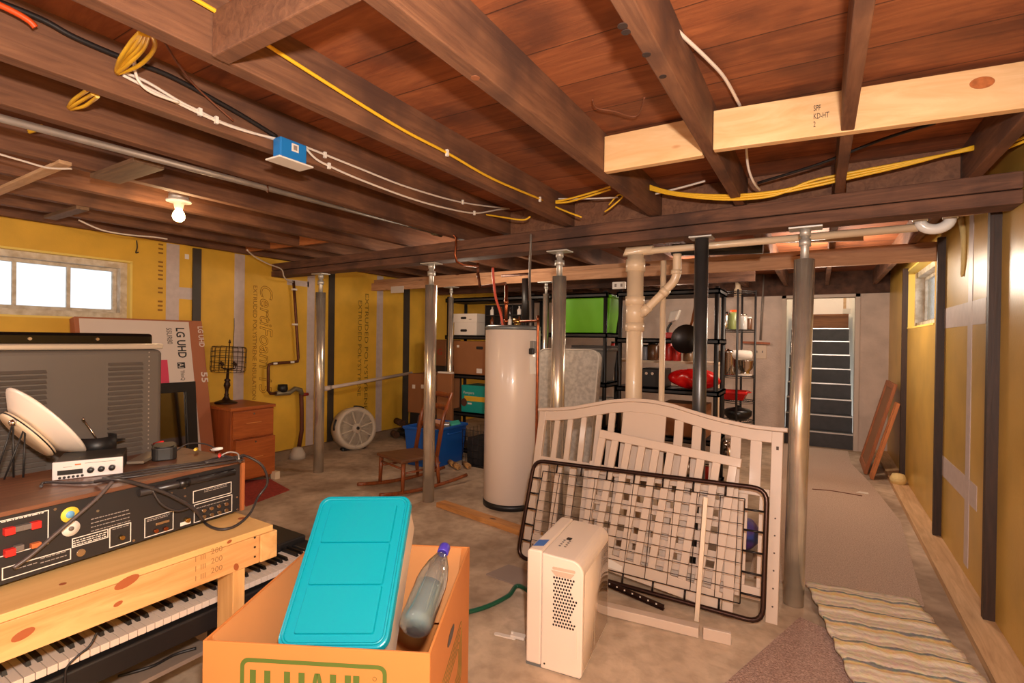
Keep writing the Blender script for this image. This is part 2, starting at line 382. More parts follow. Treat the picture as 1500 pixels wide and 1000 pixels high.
# ================================================================ OVERHEAD TIMBERS
joist_m = wood('old_joist', (132, 90, 64), (100, 64, 45), axis='Y', scale=1.3, rough=.75, blotch=(76, 50, 40), bump=.35)
joist_g = [(.60, 'dark wooden ceiling joist beside the right wall, carrying the yellow cable bundle'), (.078, 'thin dark wooden joist crossing in front of the two pale blocking boards'), (-.40, 'dark wooden joist with nail knots between the two pale blocking boards'),
           (-.90, 'wide greyish wooden joist holding the left end of the shorter pale board'), (-1.52, 'dark wooden joist with a single yellow cable stapled along its side'), (-2.07, 'dark wooden joist carrying the blue junction box and white cables'),
           (-2.53, 'dark wooden joist with the grey conduit hanging alongside it'), (-3.17, 'dark wooden joist at the right side of the bare bulb'), (-3.66, 'dark wooden joist just left of the bare bulb'), (-4.17, 'dark wooden joist second from the left wall, behind the small block'), (-5.1, 'dark wooden rim joist along the top of the yellow left wall'), (-4.62, 'dark wooden joist near the left wall with white cable beside it')]
joists = {}
for X, lab in joist_g:
    w = .05 if abs(X-.078) > .01 else .042
    z = ZJ(X)
    o = MB().box((X-w/2-.005*(X < -.8), YN+.02, z), (X+w/2+.005*(X < -.8), YB-.05, z+JH+.004)).build('ceiling_joist', joist_m, bevel=.004)
    tag(o, lab, 'joist', 'floor joists overhead'); joists[X] = o
# main beam: slightly askew, two stacked timbers
beam_m = wood('old_beam', (120, 82, 62), (78, 50, 38), axis='X', scale=1.0, rough=.8, blotch=(60, 40, 34), bump=.5)
BL = onX(397, 408, XL); BR = Vector((XR, 3.06, 2.03))
def beam_pt(X, dy, z): t = (X-XL)/(XR-XL); return Vector((X, BL.y+(BR.y-BL.y)*t+dy, z))
zb0 = lambda X: 2.03+(X-XR)*(-.004)
def beamseg(z0, z1, y0, y1):
    return MB().hexa([beam_pt(XL, y0, zb0(XL)+z0), beam_pt(XR, y0, zb0(XR)+z0), beam_pt(XR, y1, zb0(XR)+z0), beam_pt(XL, y1, zb0(XL)+z0)], [beam_pt(XL, y0, zb0(XL)+z1), beam_pt(XR, y0, zb0(XR)+z1), beam_pt(XR, y1, zb0(XR)+z1), beam_pt(XL, y1, zb0(XL)+z1)])
T = thing('main_beam', 'heavy dark timber beam spanning the room on the steel posts', 'beam', (-2, beam_pt(-2, .07, 0).y, 2.03))
beamseg(0, .062, 0, .16).build('lower_timber', beam_m, T, bevel=.006)
beamseg(.068, .145, .004, .16).build('upper_timber', beam_m, T, bevel=.006)
# blocking boards between the joists above the beam, and knots
xs_ = sorted([X for X in joists if X > -2.2])
for a_, b_ in zip(xs_[:-1], xs_[1:]):
    yb_ = beam_pt((a_+b_)/2, .10, 0).y
    o = MB().box((a_+.032, yb_, ZJ(a_)+.0), (b_-.032, yb_+.04, ZJ(b_)+JH-.004)).build('blocking_board', joist_m, bevel=.003)
    tag(o, 'dark wood blocking above the main beam in the ' + {0: 'bay left of the yellow-cabled joist', 1: 'bay right of the yellow-cabled joist', 2: 'bay under the shorter pine board', 3: 'bay between knotty joist and thin joist', 4: 'bay beside the right wall'}.get(xs_.index(a_), 'last bay'), 'blocking board', 'blocking above the beam')
kd = mat('dark_knot', (50, 34, 28), .8)
for px, py, r in ((912, 38, .013), (917, 47, .012), (947, 80, .012), (971, 112, .011)):
    q = onZ(px, py, ZJ(-.40)); MB().cyl(q+Vector((0, 0, -.0012)), q+Vector((0, 0, .001)), r, 12).build('knot', kd, joists[-.40])
q = onX(696, 112, -.88); q2 = onZ(696, 114, ZJ(-.9)); MB().cyl(q2+Vector((0, 0, -.0012)), q2+Vector((0, 0, .001)), .014, 14).build('knot', mat('orange_knot', (150, 92, 60), .7), joists[-.90])
# second girder behind: two long boards
b2 = wood('tan_girder', (218, 168, 128), (180, 130, 94), axis='X', scale=.9, rough=.7, knots=(110, 60, 36))
T = thing('rear_girder', 'long tan double-board girder behind the main beam with rusty nail holes', 'beam', (-2, 4.95, 2.03))
MB().box((XL, 4.86, 2.03), (XR, 4.9, 2.13)).build('front_board', b2, T, bevel=.003)
MB().box((XL, 4.905, 2.06), (XR, 4.945, 2.18)).build('rear_board', b2, T, bevel=.003)
o = MB().box((XL+.02, 5.96, 2.06), (-.6, 6.04, 2.17)).build('cross_beam', beam_m); tag(o, 'dark timber girder at the rear above the black shelves', 'beam')
# pale blocking
pine = wood('fresh_pine', (238, 200, 150), (218, 168, 112), axis='X', scale=.8, rough=.55, knots=(196, 120, 66), stretch=10, bump=.05)
stamp = mat('stamp_ink', (70, 58, 50), .7)
T = thing('pine_block', 'short pale pine board fixed between two dark joists above the yellow cables', 'blocking board', (-.62, 2.2, 2.18))
o = MB().box((-.868, 2.23, 2.185), (-.43, 2.27, 2.35)).build('board', pine, T, bevel=.003)
T = thing('pine_plank', 'long pale pine board with big knot and ink stamp running to the right wall', 'blocking board', (.2, 2.15, 2.17))
MB().hexa([(-.372, 2.13, 2.165), (.76, 2.33, 2.19), (.76, 2.37, 2.19), (-.372, 2.17, 2.165)], [(-.372, 2.13, 2.32), (.76, 2.33, 2.345), (.76, 2.37, 2.345), (-.372, 2.17, 2.32)]).build('board', pine, T, bevel=.003)
p = onY(1208, 175, 2.2); M = frame((-.02, 2.13+.352*.177-.003, 2.275), (0, 0, -1), (.985, .17, 0))
M = frame((-.03, 2.13+.342*.177-.004, 2.285), (.985, .174, 0), (0, 0, 1))
text('SPF\nKD-HT\n2', 'ink_stamp', stamp, T, M @ Matrix.Translation((0, -.08, 0)), h=.08, w=.05)
kn = mat('pine_knot', (190, 110, 58), .5, noise=.3, nscale=60)
Mk = frame(onY(1438, 122, 2.33-.0) , (.985, .174, 0), (0, 0, 1))
kp = onY(1438, 122, 2.28); kp.y = 2.13+(kp.x+.372)*.1767-.001
Mk = frame(kp, (.985, .174, 0), (0, 0, 1))
MB().prism([(.034*math.cos(a*PI/10), .02*math.sin(a*PI/10)) for a in range(20)], 0, .0012, Mk).build('knot', kn, T)
# old blocking near the top of frame
T = thing('old_block', 'old nail-scarred dark block spanning two joists at the top of the photo', 'blocking board', (-1.2, .8, 2.19))
MB().box((-1.485, .78, 2.19), (-.93, .83, 2.32)).build('board', joist_m, T, bevel=.004)
o = MB().box((-.87, .72, 2.2), (-.43, .76, 2.35)).build('pine_offcut', pine, bevel=.003); tag(o, 'splintered end of pale pine board at the top edge of the photo', 'blocking board')
oldb = wood('grey_block', (128, 98, 72), (90, 66, 48), axis='X', rough=.7)
palew = wood('pale_lath', (214, 178, 140), (180, 140, 102), axis='X', rough=.7)
def brace(nm, lab, x0, x1, y, w, z, m_, th=.022):
    o = MB().hexa([(x0, y-w/2, z), (x1, y-w/2, z), (x1, y+w/2, z), (x0, y+w/2, z)], [(x0, y-w/2, z+th), (x1, y-w/2, z+th), (x1, y+w/2, z+th), (x0, y+w/2, z+th)]).build(nm, m_, bevel=.003)
    return tag(o, lab, 'board')
p = onZ(195, 250, 2.2)
brace('wood_cleat', 'flat grey-brown board nailed under two joists left of the bare bulb', -3.2, -2.72, p.y, .13, ZJ(-3)-.022, oldb)
p = onZ(45, 262, 2.21); brace('wood_lath', 'thin pale lath under the joists at the left edge of the photo', -4.2, -3.1, p.y, .05, ZJ(-3.7)-.02, palew, .018)
p = onZ(95, 311, 2.23); brace('wood_cleat', 'small grey cleat under the joist nearest the left wall', -4.72, -4.15, p.y, .07, ZJ(-4.3)-.024, oldb, .024)
bridging = wood('orange_bridging', (190, 118, 64), (150, 86, 44), axis='X', rough=.7)
for x0, x1, lab in ((-5.0, -4.66, 'orange wood bridging piece at the foot of the row by the wall'), (-4.59, -4.2, 'orange wood bridging piece in the middle of the row'), (-4.14, -3.7, 'orange wood bridging piece farthest from the wall')):
    pp = onZ(370, 355, 2.24); pass
    o = MB().box((x0, 2.98, ZJ(x0)+.01), (x1, 3.02, ZJ(x0)+.15)).build('bridging_block', bridging, bevel=.003); tag(o, lab, 'blocking board', 'bridging blocks by the left wall')
# ================================================================ POSTS, PIPES, CABLES
steel = mat('galvanised_steel', (236, 226, 210), .24, .74, noise=.25, nscale=7, bump=.03)
steel_d = mat('dark_steel', (92, 92, 94), .32, .7, noise=.2, nscale=8)
zinc = mat('zinc_plate', (206, 204, 198), .45, .6)
def post(lab, px, pyt, zt_=1.855, r=.05, plain=False, Y=None, zbeam=None, group='support posts', base=None):
    x = -2.
    for i in range(6):
        y = Y if Y is not None else beam_pt(x, .08, 0).y
        p = onY(px, pyt, y); x = p.x
    zb = zb0(x) if zbeam is None else zbeam
    bx, by = (x, y) if base is None else base
    T = thing('support_post', lab, 'post', (bx, by, 0), 0, group)
    top = Vector((x, y, 0)); bot = Vector((bx, by, 0))
    def at(z): v = bot.lerp(top, z/zb); v.z = z; return v
    ms = steel_d if plain else steel
    if plain:
        MB().tube([at(0), at(zb-.008)], r, 28).build('tube', ms, T)
        MB().cbox(at(zb-.005), (.13, .12, .008)).build('top_plate', zinc, T)
    else:
        MB().lathe([(r*.86, 0), (r, 0), (r, zt_), (r*.86, zt_), (r*.86, zt_-.03), (0, zt_-.03)], (0,0,0), None, 28).build('tube', ms, T, local=True) if base is None else MB().tube([at(0), at(zt_)], r, 28).build('tube', ms, T)
        MB().tube([at(zt_-.03), at(zb-.012)], r*.42, 14).build('screw', zinc, T)
        MB().tube([at(zt_+(zb-zt_)*.42), at(zt_+(zb-zt_)*.62)], r*.68, 6).build('nut', zinc, T)
        MB().tube([at(zb-.05), at(zb-.012)], r*.55, 14).build('collar', zinc, T)
        MB().cbox(at(zb-.007), (.16, .11, .010)).build('top_plate', zinc, T, bevel=.002)
    return T
post('galvanised screw-jack post nearest the left wall, beside the water meter', 470, 405)
post('galvanised screw-jack post standing in front of the rocking chair', 632, 388)
post('galvanised screw-jack post right of the water heater, passing behind the crib headboard', 820, 368)
post('dark grey steel post under the main beam in front of the black shelves', 1028, 350, r=.04, plain=True)
pr = onZ(1162, 884, 0)
post('large galvanised screw-jack post in the foreground beside the striped rug', 1180, 335, base=(pr.x, pr.y))
post('thin galvanised post under the rear girder, left of the white file box', 661, 425, 1.9, .033, Y=4.885, zbeam=2.03, group='rear posts')
post('thin galvanised post under the rear girder, seen between the water heater and the green tote', 800, 425, 1.9, .033, Y=4.885, zbeam=2.03, group='rear posts')
# ---- water heater
enam = mat('white_enamel', (236, 218, 204), .3, coat=.3)
grey_t = mat('grey_top', (120, 124, 126), .4, .3)
copper = mat('copper', (186, 106, 70), .35, 1, noise=.35, nscale=20)
copper_d = mat('old_copper', (112, 66, 44), .5, .6, noise=.3, nscale=14)
brass = mat('brass', (196, 160, 92), .3, 1)
pexred = mat('red_pex', (224, 92, 70), .4)
blackp = mat('black_plastic', (28, 26, 26), .45)
darkp = mat('black_satin', (24, 22, 22), .35)
greyc = mat('grey_cable', (120, 112, 106), .5)
hx, hy = -2.24, 3.70; HR = .235
T = thing('water_heater', 'tall white cylindrical water heater with copper pipes on top', 'water heater', (hx, hy, 0))
MB().lathe([(HR-.008, .045), (HR, .05), (HR, 1.485), (HR-.006, 1.492), (0, 1.492)], (0,0,0), None, 48).build('tank', enam, T, local=True)
MB().lathe([(HR-.004, .0), (HR+.003, .0), (HR+.003, .045), (HR-.02, .045)], (0,0,0), None, 48).build('base_ring', blackp, T, local=True)
MB().lathe([(HR+.002, 1.478), (HR+.003, 1.505), (HR-.02, 1.515), (0, 1.515)], (0,0,0), None, 48).build('top_cap', grey_t, T, local=True)
pc = lambda px, py: onY(px, py, hy)
a = pc(741, 478)
MB().tube([(a.x, hy, 1.51), (a.x, hy, pc(741, 418).z)], .014, 12).tube([(a.x, hy, 1.54), (a.x, hy, 1.57)], .019, 12).tube([(a.x, hy, 1.70), (a.x, hy, 1.74)], .019, 12).build('copper_riser', copper, T)
b = pc(757, 470); c = pc(788, 470)
MB().tube([(b.x, hy, 1.51), (b.x, hy, 1.545)], .022, 10).tube([(b.x-.03, hy-.0, 1.56), (b.x+.03, hy, 1.548)], .02, 10).build('relief_valve', brass, T)
hz = HR+.03; ang = math.atan2(-.62, .78)
dx, dy = hx+hz*math.cos(ang), hy+hz*math.sin(ang)
q = onY(787, 560, 3.55)
dx, dy = q.x, q.y
MB().tube(smooth([(b.x+.02, hy, 1.55), (dx-.03, dy+.02, 1.55), (dx-.004, dy, 1.545), (dx, dy, 1.50), (dx, dy, .35)], 4), .011, 10).build('discharge_pipe', copper, T)
e = onY(776, 508, hy-HR-.0)
yy_ = 3.5
for _ in range(8): e = onY(777, 508, yy_); yy_ = hy-math.sqrt(max(.001, HR**2-min(HR*.98, abs(e.x-hx))**2))-.02

MB().cbox(e, (.09, .045, .10)).build('junction_box', mat('grey_box', (140, 136, 130), .5, .3), T, bevel=.006)
MB().cbox(e+Vector((.03, -.03, -.035)), (.045, .03, .05)).build('conduit_elbow', blackp, T, bevel=.008)
MB().cbox(e+Vector((.03, -.022, -.14)), (.06, .003, .12)).cbox(e+Vector((.045, -.025, -.19)), (.06, .003, .06)).build('paper_tag', mat('paper_white', (232, 226, 214), .8), T)
tpx = onY(1, 1, hy)
pxp = [onY(*p, 3.62) for p in ((722, 392), (723, 410), (726, 435), (733, 458), (737, 478))]
pxp[-1].z = 1.5
o = cable('pex_water_line', pxp, .011, pexred, 'red plastic water line curving down to the heater top', 'pipe')
o = MB().tube(smooth([onY(700, 398, 3.65), onY(703, 420, 3.65), onY(705, 420, 3.7), onY(741, 415, hy)], 1), .013, 10).tube([onY(700, 404, 3.65), onY(700, 385, 3.65)], .014, 8).build('copper_pipe', copper_d); tag(o, 'copper pipe elbowing across above the water heater to the riser', 'pipe')
o = MB().tube([onY(735, 404, 3.9), onY(775, 401, 3.9), onY(776, 440, 3.9)], .014, 8).build('copper_pipe', copper_d); tag(o, 'short horizontal copper pipe just right of the copper riser top', 'pipe')
cable('power_cable', [onY(778, 343, beam_pt(-1.8, -.01, 0).y), onY(777, 370, beam_pt(-1.8, -.012, 0).y), onY(776, 410, 3.40), onY(777, 460, e.y-.02), e+Vector((.0, -.012, .05))], .009, greyc, 'grey power cable hanging from the beam to the box on the water heater')
o = MB().tube([onY(771, 408, 4.5), onY(771, 472, 4.5)], .045, 16).build('vent_pipe', blackp); tag(o, 'black vent pipe rising behind the water heater', 'pipe')
# ---- plastic drain stack
pvc = mat('yellowed_pvc', (232, 206, 174), .35, noise=.08, nscale=5, coat=.2)
pvcw = mat('white_pvc', (240, 236, 230), .25, coat=.3)
sx, sy = onY(930, 450, 3.45).x, 3.45
zy = lambda py: onY(930, py, sy).z
T = thing('drain_stack', 'thick cream plastic drain stack with branch fitting behind the crib headboard', 'drain pipe', (sx, sy, 0))
MB().cyl((sx, sy, .0), (sx+.0, sy, zy(374)), .056, 28).build('stack_pipe', pvc, T)
for a, bb in ((380, 398), (434, 447), (473, 485)): MB().cyl((sx, sy, zy(bb)), (sx, sy, zy(a)), .066, 28).build('coupling', pvc, T)
MB().cyl((sx, sy, zy(477)), (sx, sy, zy(440)), .0615, 28).build('wye_fitting', pvc, T)
rust = mat('rust_stain', (168, 116, 62), .6)
j0 = Vector((sx+.04, sy-.01, zy(462))); j1 = onY(975, 425, 3.45); j2 = onY(990, 405, 3.45); j3 = onY(992, 372, 3.45)
mb = MB().tube(smooth([j0, j1, j2, j3], 5), .028, 14)
mb.tube([j0.lerp(j1, .08), j0.lerp(j1, .35)], .034, 14).tube([j1.lerp(j2, -.3), j1.lerp(j2, .1)], .034, 14).tube([j2.lerp(j3, .1), j2.lerp(j3, .3)], .034, 14)
mb.build('branch_pipe', pvc, T)
o = MB().tube([onY(972, 382, 3.52), (onY(972, 382, 3.52).x, 3.52, .4), (onY(972, 382, 3.52).x, 3.52, 0)], .02, 12).build('vent_riser', pvc); tag(o, 'slim cream plastic pipe standing right of the thick drain stack', 'pipe')
# horizontal drain under the beam, with U-trap
hA = Vector((sx, sy, zy(374)+.0)); hB = onY(1345, 333, 3.42)
T = thing('drain_run', 'long cream plastic drain pipe running below the beam to the white trap', 'drain pipe', (-.3, 3.43, 2.0))
MB().tube([hA+Vector((-.05, 0, .02)), Vector((sx+.15, sy-.01, zy(374)+.022)), hB], .022, 14).build('pipe', pvc, T)
MB().tube([hA+Vector((-.06, 0, .0)), hA+Vector((-.06, 0, .03)), hA+Vector((.12, 0, .03))], .032, 14).build('elbow', pvc, T)
t0 = onY(1348, 330, 3.40); t1 = onY(1392, 322, 3.40)
T = thing('pipe_trap', 'white plastic U-shaped pipe trap hanging under the beam at right', 'pipe trap', (t0+t1)/2)
cx_ = (t0+t1)/2; rr_ = (t1-t0).length/2
arc = [Vector((cx_.x+rr_*math.cos(a), 3.40, cx_.z+.015+rr_*.8*math.sin(a))) for a in [PI+PI*i/12 for i in range(13)]]
MB().tube(arc, .027, 16).build('bend', pvcw, T)
MB().tube([arc[0], arc[0]+Vector((0, 0, .03))], .033, 16).build('left_nut', pvcw, T)
MB().tube([arc[-1], arc[-1]+Vector((0, 0, .03))], .033, 16).build('right_nut', pvcw, T)
p0 = onY(1397, 322, 3.40)
o = MB().tube([arc[-1]+Vector((.01, 0, .02)), (XR-.01, 3.40, arc[-1].z+.03)], .016, 10).build('drain_stub', pvc); tag(o, 'short cream pipe from the white trap into the right wall', 'pipe')
o = MB().tube([onY(985, 366, 3.9), onY(1118, 362, 3.9)], .045, 14).build('insulated_pipe', blackp); tag(o, 'black insulated pipe running behind the beam near the dark post', 'pipe')
o = MB().hexa(*[[v for v in ((onY(1120, 356, 4.0)), (onY(1265, 352, 4.0)), (onY(1265, 352, 4.0)+Vector((0,.03,0))), (onY(1120, 356, 4.0)+Vector((0,.03,0))))], [(onY(1120, 348, 4.0)), (onY(1265, 344, 4.0)), (onY(1265, 344, 4.0)+Vector((0,.03,0))), (onY(1120, 348, 4.0)+Vector((0,.03,0)))]]).build('wood_lath', palew); tag(o, 'thin pale lath seen between main beam and rear girder', 'board')
# foam drip on right wall
o = MB().tube(smooth([onX(1408, 318, XR-.012), onX(1411, 345, XR-.012), onX(1411, 380, XR-.01), onX(1409, 405, XR-.008)], 4), [.02, .018, .016, .015, .014, .013, .012, .012, .012, .011, .01, .009, .006], 8).build('expanding_foam', mat('pale_foam', (232, 206, 140), .7, bump=.6, bscale=60)); tag(o, 'dried drip of pale expanding foam running down the right wall', 'foam drip')
# ---- conduit along the joist
cgrey = mat('grey_conduit', (150, 138, 128), .5, .4, noise=.2, nscale=12)
cA = onZ(-40, 152, 2.19); cB = onZ(640, 341, 2.20)
cA = Vector((-2.60, cA.y, 2.19)); cB = Vector((-2.60, onX(640, 341, -2.60).y, onX(640, 341, -2.60).z))
T = thing('conduit_pipe', 'grey metal conduit hanging along the joists above the bare bulb', 'conduit', (-2.6, 1.4, 2.18))
MB().tube([cA, cB], .0155, 14).build('pipe', cgrey, T)
cp = lambda px: Vector((-2.6, onX(px, 250, -2.6).y, 0))
t = (onX(500, 303, -2.6).y-cA.y)/(cB.y-cA.y)
hp = cA.lerp(cB, (onX(393, 270, -2.6).y-cA.y)/(cB.y-cA.y))
MB().tube(smooth([hp+Vector((.05, -.06, .07)), hp+Vector((.03, -.03, .03)), hp+Vector((.0, 0, -.017)), hp+Vector((-.02, 0, 0)), hp+Vector((0, 0, .018))], 4), .005, 6).build('hanger', copper_d, T)
MB().tube([cB.lerp(cA, .02), cB.lerp(cA, -.02)], .026, 12).build('shutoff_valve', mat('old_bronze', (104, 92, 72), .5, .7), T)
dv = onY(668, 348, beam_pt(-2.3, -.02, 0).y); 
o = MB().tube(smooth([cB, (cB+dv)/2+Vector((0, 0, .0)), dv, onY(669, 383, dv.y), onY(700, 390, dv.y+.25)], 3), .009, 8).build('copper_pipe', copper); tag(o, 'thin copper pipe bending from the conduit valve down past the main beam', 'pipe')
# ---- bare bulb
p = onX(262, 295, -3.40)
T = thing('ceiling_lamp', 'lit bare bulb in a round white holder under the joists', 'lamp', p)
MB().lathe([(.0, .045), (.05, .045), (.055, .04), (.055, .005)], p, None, 20).build('metal_box', zinc, T)
MB().lathe([(.055, .008), (.07, .004), (.068, -.004), (.03, -.012), (.022, -.045), (.0, -.045)], p, None, 24).build('lamp_holder', white, T)
MB().lathe([(.0, -.125), (.018, -.122), (.030, -.11), (.035, -.095), (.031, -.075), (.020, -.055), (.017, -.045), (.0, -.045)], p, None, 20).build('bulb', mat('lit_bulb', (255, 220, 160), .4, emit=(255, 205, 140), estr=22), T)
BULB = p+Vector((0, 0, -.09))
cable('white_cable', [p+Vector((.05, -.3, .06)), p+Vector((.04, -.15, .05)), p+Vector((.02, -.03, .04))], .005, white, 'short white cable feeding the bare bulb holder')
# ---- cables
yel = mat('yellow_cable', (236, 186, 46), .4); whc = mat('white_cable', (232, 220, 208), .45); blk = mat('black_cable', (32, 28, 28), .45); org = mat('orange_cable', (232, 84, 28), .45); brn = mat('brown_wire', (122, 72, 48), .6)
def staple(par, px, py, X, sz=.02):
    q = onX(px, py, X); MB().cbox(q, (.012, .012, sz)).build('cable_staple', white, par)
def onJ(pts, X): return [onX(a, b, X) for a, b in pts]
T = thing('yellow_cable', 'single yellow cable stapled along a joist from the top left towards the beam', 'cable', onX(500, 135, -1.475))
MB().tube(smooth(onJ([(270, -10), (330, 25), (390, 65), (500, 135), (590, 190), (655, 224), (722, 262), (795, 293)], -1.472)), .0065, 8).build('sheath', yel, T)
for a, b_ in ((655, 224), (791, 292)): staple(T, a, b_, -1.468, .03)
T = thing('white_cable', 'white cable pair stapled along a joist into the blue box', 'cable', onX(265, 150, -2.02))
MB().tube(smooth(onJ([(180, 110), (215, 128), (265, 153), (317, 177), (360, 192), (408, 204)], -2.022)), .0055, 8).tube(smooth(onJ([(182, 106), (215, 120), (262, 148), (292, 163), (335, 183), (412, 207)], -2.028)), .0055, 8).build('sheath', whc, T)
for a, b_ in ((293, 164), (317, 176)): staple(T, a, b_, -2.018, .028)
T = thing('white_cable', 'upper white cable leaving the blue box towards the beam', 'cable', onX(560, 262, -2.02))
MB().tube(smooth(onJ([(447, 215), (475, 226), (530, 248), (600, 275), (680, 297), (752, 306)], -2.022)), .0055, 8).build('sheath', whc, T)
for a, b_ in ((476, 227), (678, 296)): staple(T, a, b_, -2.018, .028)
T = thing('white_cable', 'lower white cable sagging from the blue box towards the beam', 'cable', onX(600, 290, -2.02))
MB().tube(smooth(onJ([(447, 216), (462, 232), (482, 243), (530, 264), (600, 290), (650, 304), (695, 312), (730, 307), (755, 304)], -2.018)), .0055, 8).build('sheath', whc, T)
for a, b_ in ((482, 243), (695, 312)): staple(T, a, b_, -2.014, .028)
# blue junction box
jb = onX(425, 222, -2.0)
T = thing('junction_box', 'blue plastic electrical box with white sticker on a joist side', 'electrical box', jb)
MB().cbox(jb, (.055, .13, .085)).build('box', mat('blue_plastic', (34, 126, 206), .4), T, bevel=.006)
MB().cbox(jb+Vector((.0, 0, -.052)), (.10, .17, .008)).build('white_flange', white, T, bevel=.003)
MB().cbox(jb+Vector((.028, .005, .012)), (.002, .034, .034)).build('sticker', white, T)
MB().cbox(jb+Vector((.0295, .005, .012)), (.001, .018, .02)).build('sticker_print', mat('sticker_grey', (150, 140, 136), .6), T)
# yellow loops between joists
def loop_bundle(lab, strands, X0, X1, grp='cable loops'):
    T = thing('yellow_cable_bundle', lab, 'cable', onX(*strands[0][0], X0), 0, grp)
    for st in strands:
        n = len(st)-1; MB().tube(smooth([onX(px, py, X0+(X1-X0)*i/n) for i, (px, py) in enumerate(st)], 5), .0062, 8).build('cable', yel, T)
loop_bundle('large fan of yellow cables looping between two joists at upper left', [[(170, 105), (180, 85), (198, 66), (208, 48)], [(171, 106), (186, 88), (204, 69), (213, 48)], [(171, 107), (190, 92), (210, 71), (218, 49)], [(172, 108), (200, 98), (219, 82), (227, 66), (222, 50)], [(170, 104), (176, 86), (192, 62), (206, 47)]], -2.03, -1.60)
loop_bundle('smaller yellow cable loop one bay left of the large fan', [[(100, 157), (107, 147), (119, 138), (128, 132)], [(101, 159), (113, 151), (128, 142), (137, 137)], [(103, 160), (122, 156), (136, 147), (143, 141)]], -2.50, -2.13)
loop_bundle('short yellow cable loop behind the conduit at the left edge of the photo', [[(42, 191), (52, 187), (61, 184)], [(43, 194), (53, 191), (62, 187)]], -3.12, -2.9)
cable('white_cable', onJ([(203, 50), (199, 70), (197, 95), (203, 118), (222, 135), (262, 150)], -2.0)+[], .0055, whc, 'white cable drooping from the yellow fan and joining the white pair')
cable('black_cable', onJ([(-20, -4), (60, 28), (110, 55), (180, 85), (250, 112), (330, 155), (366, 176), (405, 200)], -2.02), .009, blk, 'black cable running along a joist above the white pair')
o = MB().cbox(onY(582, 424, 4.85), (.22, .012, .085)).build('paper_label', filew0 := mat('label_white', (224, 212, 200), .6)); tag(o, 'white paper label on the left end of the rear girder', 'label')
q = onY(907, 418, 4.84)
T = thing('outlet_box', 'small white outlet box on the rear girder beside the thick drain stack', 'electrical box', q)
MB().cbox(q, (.13, .04, .07)).build('box', white, T, bevel=.004)
for k in (-1, 1): MB().cbox(q+Vector((.03*k, -.021, 0)), (.02, .004, .03)).build('socket', cgrey, T)
cable('orange_cable', [onX(-10, 3, -1.98), onX(20, 17, -1.98), onX(42, 30, -1.98), onX(52, 40, -1.98)], .009, org, 'bright orange cable end at the top left corner')
cable('brown_wire', [onX(240, 60, -1.7), onX(262, 95, -1.85), onX(290, 130, -2.0), onX(342, 177, -2.02)], .004, brn, 'thin brown wire dangling between joists above the white cables')
yb = lambda px, py: onY(px, py, 2.98)
T = thing('yellow_cable_run', 'yellow cables draped along the top of the main beam to the right wall', 'cable', yb(1100, 290))
for i, sh in enumerate((0, -3, 3)):
    MB().tube(smooth([yb(938, 270+sh), yb(985, 283+sh*.6), yb(1060, 289+sh), yb(1130, 284+sh), yb(1185, 274-i*4), yb(1235, 263-i*4), yb(1330, 241-i*2), yb(1428, 214+i*2)], 6), .0068, 8).build('cable', yel, T)
T = thing('yellow_cable_run', 'pair of yellow cables crossing the bay left of the shorter pine board', 'cable', yb(850, 285))
for sh in (0, 4): MB().tube(smooth([yb(797, 297), yb(830, 292+sh), yb(870, 281+sh), yb(895, 273+sh)], 5), .0065, 8).build('cable', yel, T)
T = thing('yellow_cable_run', 'yellow cables right of the joist in the upper right corner', 'cable', yb(1485, 206))
for sh in (0, 6): MB().tube(smooth([yb(1470, 213+sh), yb(1490, 205+sh), yb(1520, 194+sh)], 4), .0065, 8).build('cable', yel, T)
cable('yellow_cable', [yb(800, 297), yb(828, 309), yb(852, 318)], .006, yel, 'yellow cable tail running to the beam at the joist end')
cable('yellow_cable', [yb(690, 311), yb(730, 317), yb(765, 322), yb(777, 317)], .006, yel, 'short bent yellow cable tail lying above the beam left of the rest')
cable('yellow_cable', [onY(886, 310, 3.0), onY(897, 302, 2.98), onY(912, 288, 2.98), onY(905, 286, 3.02), onY(892, 300, 3.04)], .005, yel, 'small loop of yellow cable above the beam near the joist')
cable('white_cable', [onY(815, 291, 3.02), onY(860, 291, 3.02), onY(905, 289, 3.02)], .005, whc, 'white cable lying above the beam between two joists')
cable('white_cable', [onY(960, 284, 3.02), onY(1000, 274, 3.02), onY(1033, 265, 3.02)], .006, whc, 'short white cable angled above the beam under the shorter pine board')
cable('white_cable', [onZ(966, -8, 2.345), onZ(974, 15, 2.345), onZ(990, 42, 2.345), onZ(1035, 85, 2.345), onZ(1062, 115, 2.345), onZ(1085, 157, 2.345)], .0065, whc, 'white cable curving across the floorboards beside the knotty joist')
cable('white_cable', [onY(1093, 216, 2.6), onY(1096, 245, 2.7), onY(1104, 267, 2.8), onY(1113, 278, 2.95)], .006, whc, 'white cable dropping from the long pine board to the beam')
cable('black_cable', [onY(1110, 268, 3.0), onY(1200, 240, 2.9), onY(1290, 205, 2.8), onY(1370, 180, 2.7)], .007, blk, 'black cable rising beside the thin joist towards the long pine board')
cable('old_wire', [onZ(868, 146, 2.345), onZ(874, 158, 2.338), onZ(900, 163, 2.335), onZ(932, 170, 2.335), onZ(944, 143, 2.345)], .003, brn, 'old brown wire stapled in a shallow V on the floorboards overhead', 'wire')
cable('white_cable', onJ([(-10, 223), (35, 236), (72, 246), (105, 247)], -3.12), .005, whc, 'white cable sagging across the pale lath at left')
cable('white_cable', onJ([(115, 322), (150, 337), (190, 344), (225, 347), (245, 350)], -4.66), .006, whc, 'white cable along the joist near the left wall, left of the bulb')
